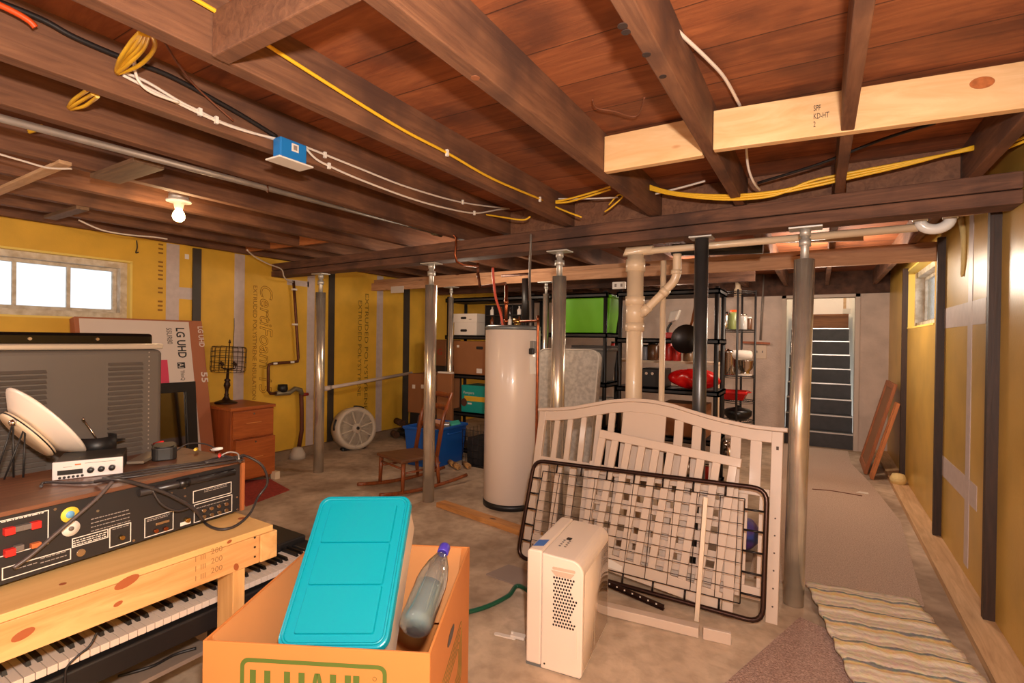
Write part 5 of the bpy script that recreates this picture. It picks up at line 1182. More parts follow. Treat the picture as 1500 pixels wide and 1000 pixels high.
jar('black and steel pepper mill at the left of the rack shelf', 1062, RY_+.13, z, .035, .2, stl, darkp, .05, 'canister')
jar('pale green jar with orange cap on the upper rack shelf', 1074, RY_+.16, z, .05, .22, mat('green_jar', (150, 160, 96), .3), mat('orange_cap', (226, 96, 40), .4), .07)
jar('glass jar beside the green jar on the upper rack shelf', 1089, RY_+.10, z, .035, .17, mat('glassy_jar', (190, 186, 180), .15), silver)
jar('brown spice jar at the right of the upper rack shelf', 1097, RY_+.15, z, .03, .14, ambj, white)
z = lv[2]+.007
T = thing('stock_pot', 'tall polished steel stock pot on the middle rack shelf', 'pot', (rj(1066), RY_+.16, z))
MB().lathe([(0, 0), (.095, 0), (.10, .008), (.10, .25), (.104, .255), (.098, .255), (.096, .02), (0, .02)], (rj(1065), RY_+.16, z), None, 32).build('pot_body', stl, T)
MB().lathe([(.104, .257), (.09, .268), (.02, .278), (.02, .29), (0, .29)], (rj(1065), RY_+.16, z), None, 24).build('pot_lid', stl, T)
mxp = Vector((rj(1092), RY_+.13, z))
T = thing('stand_mixer', 'white stand mixer with steel bowl on the middle rack shelf', 'mixer', mxp)
MB().lathe([(0, 0), (.05, 0), (.05, .015), (.045, .03), (.078, .07), (.088, .15), (.092, .155), (.085, .155), (0, .05)], mxp+Vector((0, 0, .012)), None, 24).build('bowl', stl, T)
MB().prism(rrect(.16, .13, .05), 0, .012, frame(mxp+Vector((-.01, 0, 0)), (1, 0, 0), (0, 1, 0))).build('base', filew, T)
MB().lathe([(0, -.13), (.03, -.125), (.05, -.10), (.056, 0), (.05, .08), (.035, .10), (0, .105)], mxp+Vector((-.03, .0, .225)), Euler((0, PI/2, 0)).to_matrix(), 20).build('motor_head', filew, T)
MB().box((mxp.x-.10, mxp.y+.085, z+.012), (mxp.x-.04, mxp.y+.125, z+.2)).build('column', filew, T, bevel=.01)
z = lv[1]+.007
T = thing('roasting_pan', 'red enamel roasting pan on the lower rack shelf', 'pan', (rj(1078), RY_+.12, z))
tote(T, rj(1060), rj(1098)-.02, RY_+.02, RY_+.26, z, .10, mat('red_enamel', (200, 32, 30), .25), .03, nm='pan_tub')
MB().tube([(rj(1098)-.02, RY_+.08, z+.085), (rj(1098)+.02, RY_+.10, z+.09), (rj(1098)+.02, RY_+.18, z+.09), (rj(1098)-.02, RY_+.2, z+.085)], .006, 6).build('pan_handle', MC['red_enamel'], T)
z = lv[0]+.007
T = thing('black_wok', 'black lidded pot on the rack shelf under the red pan', 'pot', (rj(1082), RY_+.14, z))
MB().lathe([(0, 0), (.09, 0), (.14, .05), (.145, .10), (.12, .12), (.03, .14), (.03, .16), (0, .16)], (rj(1082), RY_+.15, z), None, 28).build('pot_body', darkp, T)
jar('steel stock pot on the floor under the wire rack', 1070, RY_+.12, .0, .10, .3, stl, stl, .03, 'pot')
# outlet, conduit and stick on the back wall
YW = YB-.0
q = onY(1113, 515, YW)
T = thing('wall_switch', 'beige double switch plate on the grey back wall', 'switch', q)
MB().cbox(q+Vector((0, -.008, 0)), (.17, .014, .2)).build('plate', mat('switch_beige', (214, 190, 166), .5), T, bevel=.004)
for k in (-1, 1): MB().cbox(q+Vector((.035*k, -.018, .0)), (.014, .012, .03)).build('toggle', cgry, T)
o = MB().cyl(onY(1119, 402, YW-.02), onY(1114, 498, YW-.02), .014, 8).build('switch_conduit', cgrey); tag(o, 'grey conduit running down the back wall to the switch plate', 'conduit')
o = MB().bar(onY(1088, 501, YW-.05), onY(1128, 503, YW-.05), .03, .03).build('wood_stick', orwz); tag(o, 'thin wooden stick fixed across the wall above the switch plate', 'stick')
o = MB().lathe([(.05, 0), (.05, .1), (.035, .13), (.035, .22), (0, .22)], onY(1081, 415, 7.6), None, 16).build('pipe_stub', pvc); o.location.z = 2.03; tag(o, 'short cream pipe stub above the wire rack', 'pipe')
# black wire crate beside the blue tote
xk = onY(690, 640, 4.95).x
T = thing('wire_crate', 'black wire crate with wood scraps between blue tote and water heater', 'crate', (-3.15, 4.6, 0))
mb = MB()
for k in range(9): mb.tube([(-3.36+.07*k, 4.5, .0), (-3.36+.07*k, 4.5, .40)], .003, 5)
for k in range(6): mb.tube([(-3.36, 4.5, .02+.075*k), (-2.80, 4.5, .02+.075*k)], .003, 5)
for k in range(6): mb.tube([(-3.36, 4.5+.07*k, 0), (-3.36, 4.5+.07*k, .40)], .003, 5)
mb.build('wire_side', shp, T)
MB().box((-3.36, 4.5, 0), (-2.80, 4.86, .012)).build('tray', shp, T)
o = MB().box((-3.33, 4.55, .013), (-2.85, 4.84, .30)).build('dark_bundle', mat('dark_cloth', (44, 38, 36), .9, noise=.5, nscale=12, bump=1)); tag(o, 'dark bundle of cloth inside the black wire crate', 'bundle')
for i, (x, y) in enumerate(((-3.42, 4.38), (-3.32, 4.33), (-3.25, 4.42))):
    o = MB().tube([(x-.05, y+.04, .035), (x+.06, y-.03, .035)], .03, 10).build('firewood_log', wood('split_log', (206, 160, 100), (110, 70, 44), axis='X', rough=.8))
    tag(o, ('small split log at the corner of the blue tote', 'small split log nearest the camera by the wire crate', 'small split log nearest the water heater')[i], 'log')
# ================================================================ CRIB PARTS, SPRING FRAME, DEHUMIDIFIER
crb = mat('crib_beige', (206, 184, 166), .42, noise=.04, nscale=3, coat=.1)
crd = mat('crib_hole', (70, 52, 44), .6)
LV = Vector((0, .24, .97)).normalized()
HX0 = onY(792, 640, 3.0).x
CM = frame((0, 2.83, 0), (1, 0, 0), LV)
C_ = lambda px, py: onPl(px, py, CM)
def PM_(M, u0, v0, u1, v1, d0, d1):
    vs = [M @ Vector(p) for p in ((u0,v0,d0),(u1,v0,d0),(u1,v1,d0),(u0,v1,d0),(u0,v0,d1),(u1,v0,d1),(u1,v1,d1),(u0,v1,d1))]
    return vs
BF = [(0,3,2,1),(4,5,6,7),(0,1,5,4),(1,2,6,5),(2,3,7,6),(3,0,4,7)]
def strip(M, top, bot, d0, d1):
    """band between two polylines in plane M"""
    poly = list(top)+list(reversed(bot)); n = len(top); mb = MB(); vs = []
    for d in (d0, d1):
        vs += [M @ Vector((a, b, d)) for a, b in top]+[M @ Vector((a, b, d)) for a, b in bot]
    fs = []
    for i in range(n-1):
        fs += [(i, i+1, n+i+1, n+i), (2*n+i+1, 2*n+i, 3*n+i, 3*n+i+1), (i+1, i, 2*n+i, 2*n+i+1), (n+i, n+i+1, 3*n+i+1, 3*n+i)]
    fs += [(0, n, 3*n, 2*n), (2*n-1, n-1, 3*n-1, 4*n-1)]
    mb._add(vs, fs); return mb
topc = [C_(*p) for p in ((789, 597), (815, 597), (840, 595), (868, 590), (895, 585), (925, 583), (955, 585), (985, 591), (1010, 599), (1040, 608), (1068, 615), (1100, 621.6), (1130, 625), (1154, 627))]
import bisect
def vtop(u):
    for i in range(len(topc)-1):
        if topc[i][0] <= u <= topc[i+1][0]:
            t = (u-topc[i][0])/(topc[i+1][0]-topc[i][0]); return topc[i][1]*(1-t)+topc[i+1][1]*t
    return topc[0][1] if u < topc[0][0] else topc[-1][1]
uL, uR = topc[0][0], topc[-1][0]
T = thing('crib_headboard', 'beige crib headboard with arched top rail and slats leaning upright', 'crib headboard', CM @ Vector(((uL+uR)/2, 0, 0)))
us = [uL+(uR-uL)*i/40 for i in range(41)]
strip(CM, [(u, vtop(u)) for u in us], [(u, vtop(u)-.022) for u in us], -.034, .010).build('top_cap', crb, T, bevel=.004)
us2 = [uL+.03+(uR-uL-.06)*i/40 for i in range(41)]
strip(CM, [(u, vtop(u)-.0225) for u in us2], [(u, vtop(u)-.085) for u in us2], -.026, 0).build('arched_rail', crb, T, bevel=.003)
v_l = C_(1133, 718)[1]
for a, b in ((uL+.012, uL+.062), (uR-.075, uR-.02)):
    MB()._add(PM_(CM, a, .0, b, vtop((a+b)/2)-.023, -.03, .002), BF).build('leg', crb, T, bevel=.003)
MB()._add(PM_(CM, uL+.062, v_l-.04, uR-.075, v_l, -.026, 0), BF).build('lower_rail', crb, T, bevel=.003)
MB()._add(PM_(CM, uL+.062, .09, uR-.075, .15, -.026, 0), BF).build('bottom_rail', crb, T, bevel=.003)
ucL, ucR = C_(909, 640)[0], C_(973, 640)[0]
MB()._add(PM_(CM, ucL, v_l, ucR, vtop((ucL+ucR)/2)-.08, -.018, -.006), BF).build('centre_panel', crb, T)
for px, w in ((813, .036), (832, .036), (852, .036), (874, .036), (893, .04), (993, .05), (1020, .05), (1048, .052), (1078, .052), (1108, .055)):
    u = C_(px, 640)[0]; MB()._add(PM_(CM, u-w/2, v_l, u+w/2, vtop(u)-.084, -.020, -.006), BF).build('slat', crb, T)
for i in range(14):
    u = uL+.1+(uR-uL-.2)*i/13; MB()._add(PM_(CM, u-.022, .15, u+.022, v_l-.04, -.02, -.006), BF).build('slat', crb, T)
q = CM @ Vector((uR-.045, C_(1140, 657)[1], .002)); MB().cbox(q, (.012, .004, .022)).build('bolt_hole', crd, T)
for i in range(6): MB().cyl(CM @ Vector((uR-.045, .08+.085*i, .0)), CM @ Vector((uR-.045, .08+.085*i, .003)), .0045, 8).build('bolt_hole', crd, T)
# slatted base (horizontal slats)
M2 = CM @ Matrix.Translation((0, 0, .045))
A2 = lambda px, py: onPl(px, py, M2)
u0, _ = A2(858, 740); u1, _ = A2(1080, 760)
T = thing('slatted_base', 'beige slatted crib panel with horizontal slats behind the tilted rail', 'crib panel', M2 @ Vector(((u0+u1)/2, 0, 0)))
for a in (u0, u1-.05): MB()._add(PM_(M2, a, 0, a+.05, .66, -.012, .012), BF).build('stile', crb, T)
for i in range(7): v = .06+.088*i; MB()._add(PM_(M2, u0, v, u1, v+.052, -.0121, -.004), BF).build('cross_slat', crb, T)
# tilted crib rail in front
M3 = CM @ Matrix.Translation((0, 0, .085))
A3 = lambda px, py: onPl(px, py, M3)
a = Vector(A3(880, 629)); b = Vector(A3(1087, 672)); dirx = (b-a).normalized(); diry = Vector((-dirx.y, dirx.x)); Lr = (b-a).length
M3r = M3 @ Matrix(((dirx.x, diry.x, 0, a.x), (dirx.y, diry.y, 0, a.y), (0, 0, 1, 0), (0, 0, 0, 1)))
# drop length: lowest corner touches the floor
hdrop = min((a.y)/abs(diry.y), (b.y)/abs(diry.y))-.012
T = thing('crib_rail', 'narrower beige crib rail with slats, tilted in front of the headboard', 'crib panel', M3r @ Vector((Lr/2, -hdrop, 0)))
MB()._add(PM_(M3r, 0, -.048, Lr, 0, -.012, .014), BF).build('top_rail', crb, T, bevel=.003)
MB()._add(PM_(M3r, 0, -hdrop, Lr, -hdrop+.09, -.012, .012), BF).build('bottom_rail', crb, T, bevel=.003)
ns = 10
for i in range(ns):
    u = .02+(Lr-.06)*i/(ns-1); MB()._add(PM_(M3r, u-.018 if i else 0, -hdrop+.09, u+.022, -.048, -.008, .008), BF).build('slat', crb, T)
qv = Vector((.62, -hdrop+.12)); 
lab_ = MB()._add([M3r @ Vector(p) for p in ((.1, -hdrop+.085, .0125), (.28, -hdrop+.05, .0125), (.28, -hdrop+.02, .0125), (.1, -hdrop+.02, .0125))], [(0, 1, 2, 3)]).build('paper_label', filew, T, recalc=False)
# bed spring frame
M4 = CM @ Matrix.Translation((0, 0, .135))
A4 = lambda px, py: Vector(onPl(px, py, M4))
cTL, cTR, cBR, cBL = A4(783, 674), A4(1124, 716), A4(1116, 941), A4(755, 838)
cBR.y = max(cBR.y, .02); cBL.y = max(cBL.y, .02)
darkm = mat('dark_bronze_tube', (70, 50, 44), .3, .8); wirem = mat('dark_wire', (40, 32, 30), .4, .5)
T = thing('spring_frame', 'dark metal crib spring frame with wire mesh leaning on the crib panels', 'bed frame', M4 @ Vector(((cBL.x+cBR.x)/2, 0, 0)))
def rounded(pts, r, n=5):
    out = []; N = len(pts)
    for i in range(N):
        p = pts[i]; a = (pts[i-1]-p).normalized(); b = (pts[(i+1) % N]-p).normalized()
        s, e = p+a*r, p+b*r
        for k in range(n+1): t = k/n; out.append((s*(1-t)*(1-t)+p*2*t*(1-t)+e*t*t))
    return out
loop = [M4 @ Vector((p.x, p.y, 0)) for p in rounded([cTL, cTR, cBR, cBL], .07)]
MB().tube(loop, .0125, 12, closed=True).build('tube_frame', darkm, T)
def bil(s, t): return (cBL*(1-s)+cBR*s)*(1-t)+(cTL*(1-s)+cTR*s)*t
mb = MB(); s0, s1, t0_, t1_ = .055, .925, .10, .90
G = lambda s, t, d=0: (lambda p: M4 @ Vector((p.x, p.y, d)))(bil(s0+(s1-s0)*s, t0_+(t1_-t0_)*t))
for i in range(11): s = i/10; mb.tube([G(s, k/6) for k in range(7)], .0017 if 0 < i < 10 else .0028, 5)
for j in range(9): t = j/8; mb.tube([G(k/6, t, .003) for k in range(7)], .0017 if 0 < j < 8 else .0028, 5)
mb.build('wire_mesh', wirem, T)
def clip(s, t, s2, t2):
    p = bil(s0+(s1-s0)*s, t0_+(t1_-t0_)*t); q = bil(s2, t2)
    MB().tube([M4 @ Vector((p.x, p.y, 0)), M4 @ Vector((q.x, q.y, 0))], .0055, 7).build('spring_clip', wirem, T)
for i in range(5):
    t = .1+.2*i; clip(1, t, .995, t0_+(t1_-t0_)*t); clip(0, t, .005, t0_+(t1_-t0_)*t)
for i in range(7):
    s = .08+.14*i; clip(s, 1, s0+(s1-s0)*s, .99); clip(s, 0, s0+(s1-s0)*s, .01)
# pale rod leaning in front, angle iron and side rails along the floor
M5 = CM @ Matrix.Translation((0, 0, .165))
r0 = M5 @ Vector((*onPl(1020, 934, M5), 0)); r1 = M5 @ Vector((*onPl(1034, 728, M5), 0)); r0.z = .004
o = MB().bar(r0, r1, .022, .012).build('pale_rod', mat('pale_metal', (226, 206, 182), .35, .3), bevel=.002); tag(o, 'slim pale metal rod leaning upright against the spring frame', 'rod')
f0 = onZ(812, 884, .0); f1 = onZ(1022, 937, .0)
fy = (f0.y+f1.y)/2
o = MB().bar(Vector((onZ(850, 894, 0).x, onZ(850, 894, 0).y+.03, .028)), Vector((f1.x, f1.y+.03, .028)), .05, .045, (0, 0, 1)).build('side_rail', crb, bevel=.003); tag(o, 'long beige crib side rail lying on the floor under the spring frame', 'rail')
g0, g1 = onZ(1027, 938, 0), onZ(1070, 948, 0)
o = MB().bar(Vector((g0.x+.005, g0.y+.02, .03)), Vector((g1.x, g1.y+.02, .03)), .02, .056, (0, 0, 1)).build('rail_end', crb, bevel=.003); tag(o, 'short beige rail end piece by the corner of the spring frame', 'rail')
i0, i1 = onPl(884, 855, M5), onPl(972, 893, M5)
i0 = M5 @ Vector((*i0, -.01)); i1 = M5 @ Vector((*i1, -.01))
T = thing('angle_iron', 'dark perforated angle iron slanting down behind the dehumidifier', 'angle iron', i1)
MB().bar(i0, i1, .028, .004).bar(i0+Vector((0, 0, .012)), i1+Vector((0, 0, .012)), .004, .026).build('angle_bar', darkm, T)
for k in range(7): q = i0.lerp(i1, .1+.13*k)+Vector((0, -.004, .014)); MB().cbox(q, (.007, .003, .007)).build('punched_hole', filew, T)
# purple ball behind the headboard
q = onZ(1088, 712, .0); q = Vector((-.33, 3.75, .12))
q = onY(1090, 700, 3.75)
o = MB().lathe([(0, -.11), (.06, -.09), (.10, -.04), (.11, 0), (.10, .04), (.06, .09), (0, .11)], (q.x, 3.75, .11), None, 20).build('play_ball', mat('purple_print', (96, 60, 130), .4, col2=(50, 90, 170), nscale=14)); tag(o, 'purple and blue printed play ball on the floor behind the crib headboard', 'ball')
# ---- dehumidifier
dw = mat('warm_white_plastic', (240, 222, 206), .35); dg_ = mat('glossy_panel', (214, 190, 166), .08, coat=.6)
FLp, FRp, BRp = onZ(770, 972, 0), onZ(853, 997, 0), onZ(886, 914, 0)
dx_ = (FRp-FLp); DWd = dx_.length; dx_.normalize(); dy_ = Vector((-dx_.y, dx_.x, 0)); DDp = .44; DH = .50
HM = frame(FLp, dx_, (0, 0, 1))        # u width, v height, w toward the camera (-depth)
T = thing('dehumidifier', 'white upright dehumidifier with honeycomb side vent on the concrete', 'dehumidifier', FLp)
def hb(poly, d0, d1, nm, m_, bev=0, par=T): return MB().prism(poly, d0, d1, HM).build(nm, m_, par, bevel=bev)
us_ = DWd*.27
hb([(0, .012), (us_, .012), (us_, DH), (.01, DH), (0, DH-.01)], -DDp, 0, 'rear_shell', dw, .008)
R_ = .055; arc_ = [(DWd-R_+R_*math.sin(a*PI/16), DH-.012-R_+R_*math.cos(a*PI/16)) for a in range(9)]
hb([(us_+.002, .006), (DWd-.008, .006)]+[(DWd-.002, .02)]+list(reversed(arc_))+[(us_+.002, DH-.004)], -DDp+.004, .006, 'front_shell', dw, .006)
MB().grid(lambda u, v: HM @ Vector((DWd-.0015, .03+.40*v, -.02-(DDp-.04)*u)), 1, 1).build('glossy_front', dg_, T, solid=.004)
hb([(0, 0), (DWd-.01, 0), (DWd-.01, .012), (0, .012)], -DDp+.01, -.004, 'base', grey_t)
vp = lambda px, py: onPl(px, py, HM @ Matrix.Translation((0, 0, .0065)))
H1 = HM @ Matrix.Translation((0, 0, .0066))
va, vb = vp(808, 838), vp(843, 903)
cols, rows = 9, 15; mb = MB()
for i in range(rows):
    for j in range(cols):
        u = us_+.058+.0122*j+(.0061 if i % 2 else 0); v = .205+.0142*i
        if u > us_+.058+.105-(.028*abs(math.sin(i*.42))): continue
        mb.prism([(u+.0046*math.cos(a*PI/3+.5), v+.0052*math.sin(a*PI/3+.5)) for a in range(6)], 0, .0006, H1)
o = mb.build('vent_holes', darkp, T)
MB().prism(rrect(.10, .012, .005), 0, .001, H1 @ Matrix.Translation((us_+.10, DH-.058, 0))).build('handle_slot', mat('beige_recess', (206, 182, 160), .5), T)
MB().prism([(-.052, 0), (.052, 0), (.035, -.022), (-.03, -.022)], 0, .0008, H1 @ Matrix.Translation((us_+.095, DH-.068, 0))).build('grip_recess', MC['beige_recess'], T)
MB().prism(rrect(.012, .135, .005), 0, .003, H1 @ Matrix.Translation((DWd-.03, .15, 0))).build('tank_grip', dw, T)
MB().cyl(H1 @ Vector((us_+.02, .03, 0)), H1 @ Vector((us_+.02, .03, .001)), .004, 8).build('screw_hole', darkp, T)
TMd = frame(HM @ Vector((0, DH+.0005, 0)), dx_, dy_)
MB().box((.02, .09, 0), (.05, .15, .0008))
sx0 = [TMd @ Vector(p) for p in ((.012, .035, .0), (.055, .055, .0), (.055, .13, .0), (.012, .11, .0))]
MB()._add(sx0, [(0,1,2,3)]).build('blue_sticker', mat('sticker_blue', (60, 110, 190), .5), T, recalc=False)
mb = MB()
for (a, b, w, h) in ((.125, .24, .022, .022),): mb.box((a, b, 0), (a+w, b+h, .0))
cp = [TMd @ Vector((.125+x, .22+y, .0035)) for x, y in ((0, 0), (.02, 0), (.02, .028), (0, .028))]
q = HM @ Vector((us_+.055, DH-.002, -.2))
for i in range(1): MB().cbox(HM @ Vector((us_+.06, DH-.004, -.19)), (.02, .02, .004)).build('display', darkp, T)
mb = MB()
for i in range(4):
    for j in range(2): MB().cbox(HM @ Vector((us_+.045+.025*j, DH-.0045, -.10-.022*i)), (.009, .006, .003)).build('button_mark', cgry, T)
MB()._add([HM @ Vector(p) for p in ((DWd+.0008, .05, -.18), (DWd+.0008, .05, -.185), (DWd+.0008, .20, -.185), (DWd+.0008, .20, -.18))], [(0,1,2,3)]).build('water_window', filew, T, recalc=False)
# hose
hs = mat('green_hose', (24, 84, 60), .35)
o = cable('drain_hose', [HM @ Vector((-.005, .06, -.35)), onZ(762, 858, .03), onZ(745, 872, .02), onZ(718, 886, .013), onZ(690, 895, .012), onZ(655, 902, .012), onZ(610, 905, .012)], .012, hs, 'dark green drain hose running from the dehumidifier across the floor', 'hose', n=10)
# white plastic bracket
q = onZ(745, 934, 0); T = thing('plastic_bracket', 'small white plastic bracket lying on the floor beside the dehumidifier', 'bracket', q)
MB().prism(rrect(.11, .022, .010), 0, .006, frame(q+Vector((-.02, 0, 0)), (1, .18, 0), (-.18, 1, 0))).build('tongue', filew, T, bevel=.001)
MB().cbox(q+Vector((.04, .02, .012)), (.07, .035, .012), Matrix.Rotation(.18, 3, 'Z')).build('block', filew, T, bevel=.002)
MB().cyl(q+Vector((.01, .015, .006)), q+Vector((.01, .015, .026)), .006, 10).build('peg', filew, T)
# flat grey board and lumber
P4 = [onZ(712, 842, 0), onZ(745, 828, 0), onZ(800, 845, 0), onZ(768, 862, 0)]
o = MB().hexa(P4, [p+Vector((0, 0, .008)) for p in P4]).build('grey_board', mat('grey_flat', (150, 132, 122), .6)); tag(o, 'flat grey board lying on the floor at the foot of the spring frame', 'board')
lumber = wood('floor_lumber', (206, 146, 84), (166, 110, 58), axis='X', scale=.9, rough=.6, knots=(86, 50, 28))
l0, l1 = onZ(645, 737, .019), onZ(790, 786, .019)
o = MB().bar(l0, l1, .038, .09, Vector((0, 0, 1)).cross(l1-l0)).build('lumber_plank', lumber, bevel=.002); tag(o, 'single wooden plank lying on the floor in front of the water heater', 'plank')
# ================================================================ CARTON IN THE FOREGROUND AND ITS CONTENTS
ZB_ = .61
uFL, uFR, uBR = onZ(297, 938, ZB_), onZ(630, 957, ZB_), onZ(672, 800, ZB_)
bx_ = (uFR-uFL); BW_ = bx_.length; bx_.z = 0; bx_.normalize(); by_ = Vector((-bx_.y, bx_.x, 0)); BD_ = (uBR-uFR).length
bo_ = Vector((uFL.x, uFL.y, 0))
UM = Matrix((bx_, by_, Vector((0, 0, 1)))).transposed().to_4x4(); UM.translation = bo_
cardu = mat('moving_carton', (206, 130, 66), .7, noise=.06, nscale=3)
cardin = mat('moving_carton_inside', (206, 142, 84), .75, noise=.08, nscale=3)
T = thing('moving_box', 'large open cardboard moving box with green lettering in the foreground', 'box', bo_+bx_*BW_/2+by_*BD_/2)
def UB(a, b, nm, m_, bev=0): return MB(UM).box(a, b).build(nm, m_, T, bevel=bev)
th = .006
UB((0, 0, 0), (BW_, th, ZB_), 'front_wall', cardu, .001); UB((0, BD_-th, 0), (BW_, BD_, ZB_), 'rear_wall', cardu, .001)
UB((0, th, 0), (th, BD_-th, ZB_), 'left_wall', cardu, .001); UB((BW_-th, th, 0), (BW_, BD_-th, ZB_), 'right_wall', cardu, .001)
UB((th, th, 0), (BW_-th, BD_-th, .006), 'bottom', cardin)
def flap(p0, p1, q0, q1, nm='flap'):
    a, b, c, d = [UM @ Vector(p) for p in (p0, p1, q1, q0)]
    n = (b-a).cross(d-a).normalized()*.004
    MB().hexa([a, b, c, d], [a+n, b+n, c+n, d+n]).build(nm, cardin, T)
flap((th+.001, .03, ZB_-.003), (th+.001, BD_-.03, ZB_-.003), (.10, .05, ZB_-.24), (.10, BD_-.05, ZB_-.24))
flap((.03, BD_-th-.002, ZB_-.003), (BW_-.03, BD_-th-.002, ZB_-.003), (.05, BD_-.08, ZB_-.25), (BW_-.05, BD_-.08, ZB_-.25))
flap((BW_-th-.001, BD_-.03, ZB_-.003), (BW_-th-.001, .03, ZB_-.003), (BW_-.05, BD_-.05, ZB_-.25), (BW_-.05, .05, ZB_-.25))
ugr = mat('box_green', (84, 104, 38), .6)
FMu = frame(bo_-by_*.0006, bx_, (0, 0, 1))
gu0, gv0 = onPl(352, 962, FMu); gu1, gv1 = onPl(567, 975, FMu)
gw, gh = gu1-gu0, .155
gtop = (gv0+gv1)/2+.0
ro, ri = rrect(gw, gh, .022, 6), rrect(gw-.022, gh-.022, .013, 6)
mb = MB(); n_ = len(ro); Mr = FMu @ Matrix.Translation(((gu0+gu1)/2, gtop-gh/2, 0))
mb._add([Mr @ Vector((a, b, .0004)) for a, b in ro]+[Mr @ Vector((a, b, .0004)) for a, b in ri], [(i, (i+1) % n_, n_+(i+1) % n_, n_+i) for i in range(n_)])
mb.build('printed_border', ugr, T, recalc=False)
# block capitals U-HAUL
def block(letters, x, y, w, h, t, M, gap=.012):
    mb = MB()
    def r(a, b, c, d): mb._add([M @ Vector((x+a*w, y+b*h, .0005)), M @ Vector((x+c*w, y+b*h, .0005)), M @ Vector((x+c*w, y+d*h, .0005)), M @ Vector((x+a*w, y+d*h, .0005))], [(0, 1, 2, 3)])
    for ch in letters:
        tt = t/w; hh_ = t/h*.8
        if ch == 'U': r(0, 0, tt, 1); r(1-tt, 0, 1, 1); r(0, 0, 1, hh_)
        elif ch == 'H': r(0, 0, tt, 1); r(1-tt, 0, 1, 1); r(0, .42, 1, .42+hh_)
        elif ch == '-': r(.35, .42, 1.0, .42+hh_)
        elif ch == 'A':
            for s_ in (0, 1):
                f = (lambda v: v) if s_ == 0 else (lambda v: 1-v)
                mb._add([M @ Vector((x+f(p)*w, y+q_*h, .0005)) for p, q_ in ((0, 0), (tt*1.05, 0), (.5+tt*.1, 1), (.5-tt*.45, 1))], [(0, 1, 2, 3)])
            r(.25, .2, .75, .2+hh_*.9)
        elif ch == 'L': r(0, 0, tt, 1); r(0, 0, 1, hh_)
        x += w+gap if ch != '-' else w*.55
    return mb
lu0, _ = onPl(366, 985, FMu); lu1, _ = onPl(547, 985, FMu)
lw = (lu1-lu0); w1 = lw/5.9
block('U-HAUL', lu0, gtop-.125, w1, .095, w1*.30, FMu, w1*.10).build('printed_letters', ugr, T, recalc=False)
q = FMu @ Vector((onPl(549, 984, FMu)[0], gtop-.035, .0006)); MB().tube([q+bx_*.005*math.cos(a*PI/8)+Vector((0, 0, .005*math.sin(a*PI/8))) for a in range(16)], .0006, 4, closed=True).build('registered_mark', ugr, T)
RMu = frame(bo_+bx_*(BW_+.0006), by_, (0, 0, 1))
hu, hv = onPl(661, 905, RMu)
MB().prism([(.055*math.cos(a*PI/10), .018*math.sin(a*PI/10)) for a in range(20)], 0, .0006, RMu @ Matrix.Translation((hu, ZB_-.12, 0))).build('hand_hole', darkp, T)
mb = MB()
for k in range(5):
    ro = rrect(.42-.03*k, .20-.03*k, .02, 3)
    mb.tube([RMu @ Vector((BD_*.42+a, ZB_-.28+b, .0005)) for a, b in ro], .0009, 4, closed=True)
mb.build('side_print', mat('box_print_dark', (120, 106, 46), .7), T)
# ---- storage bin with turquoise lid leaning in the box
def cp3(px, py, d): return Vector((0, 0, H)) + (CF + CR*((px-750)/F) + CU*((500-py)/F))*d
tBL, tBR, tTL, tTR = cp3(388, 950, 1.315), cp3(557, 954, 1.31), cp3(479, 727, 1.645), cp3(613, 723, 1.645)
cxl = ((tBR-tBL)+(tTR-tTL))/2; cyl_ = ((tTL-tBL)+(tTR-tBR))/2
lw_, lh_ = cxl.length*1.0, cyl_.length
ctr = (tBL+tBR+tTL+tTR)/4
TM = frame(ctr, cxl, cyl_)
teal = mat('turquoise_plastic', (0, 150, 172), .32, coat=.3); clear = glass('clear_bin', (236, 230, 222), .25, 1.3)
semi = mat('frosted_bin', (226, 208, 190), .4)
T = thing('storage_bin', 'translucent storage bin with turquoise lid leaning out of the moving box', 'storage bin', ctr-TM.col[2].to_3d()*.1)
def dome(w, h, r, z0, z1, inset, nm, m_, par=T, bev=.004):
    lo, hi = rrect(w, h, r, 6), rrect(w-inset*2, h-inset*2, max(.004, r-inset), 6); n = len(lo)
    vs = [TM @ Vector((a, b, z0)) for a, b in lo]+[TM @ Vector((a, b, z1)) for a, b in hi]
    fs = [list(reversed(range(n))), list(range(n, 2*n))]+[(i, (i+1) % n, n+(i+1) % n, n+i) for i in range(n)]
    return MB()._add(vs, fs).build(nm, m_, par, bevel=bev)
lid = dome(lw_, lh_, .035, -.022, .0, .004, 'lid', teal)
for a, b_, w_x, off in ((0, 0, 0, 0),):
    for v0, v1 in ((-.5, -.168), (-.162, .162), (.168, .5)):
        hh_ = (v1-v0)*(lh_-.075); cy_ = (v0+v1)/2*(lh_-.075)
        pts = rrect(lw_-.085, hh_, .006, 3); n = len(pts); hi = rrect(lw_-.091, hh_-.004, .005, 3)
        vs = [TM @ Vector((x, y+cy_, .0)) for x, y in pts]+[TM @ Vector((x, y+cy_, .006)) for x, y in hi]
        MB()._add(vs, [list(range(n, 2*n))]+[(i, (i+1) % n, n+(i+1) % n, n+i) for i in range(n)]).build('lid_panel', teal, lid)
ringp = [TM @ Vector((x, y, .001)) for x, y in rrect(lw_-.03, lh_-.03, .025, 6)]
MB().tube(ringp, .004, 6, closed=True).build('lid_rib', teal, lid)
dome(lw_-.022, lh_-.022, .03, -.155, -.0225, -.004, 'bin_body', semi)
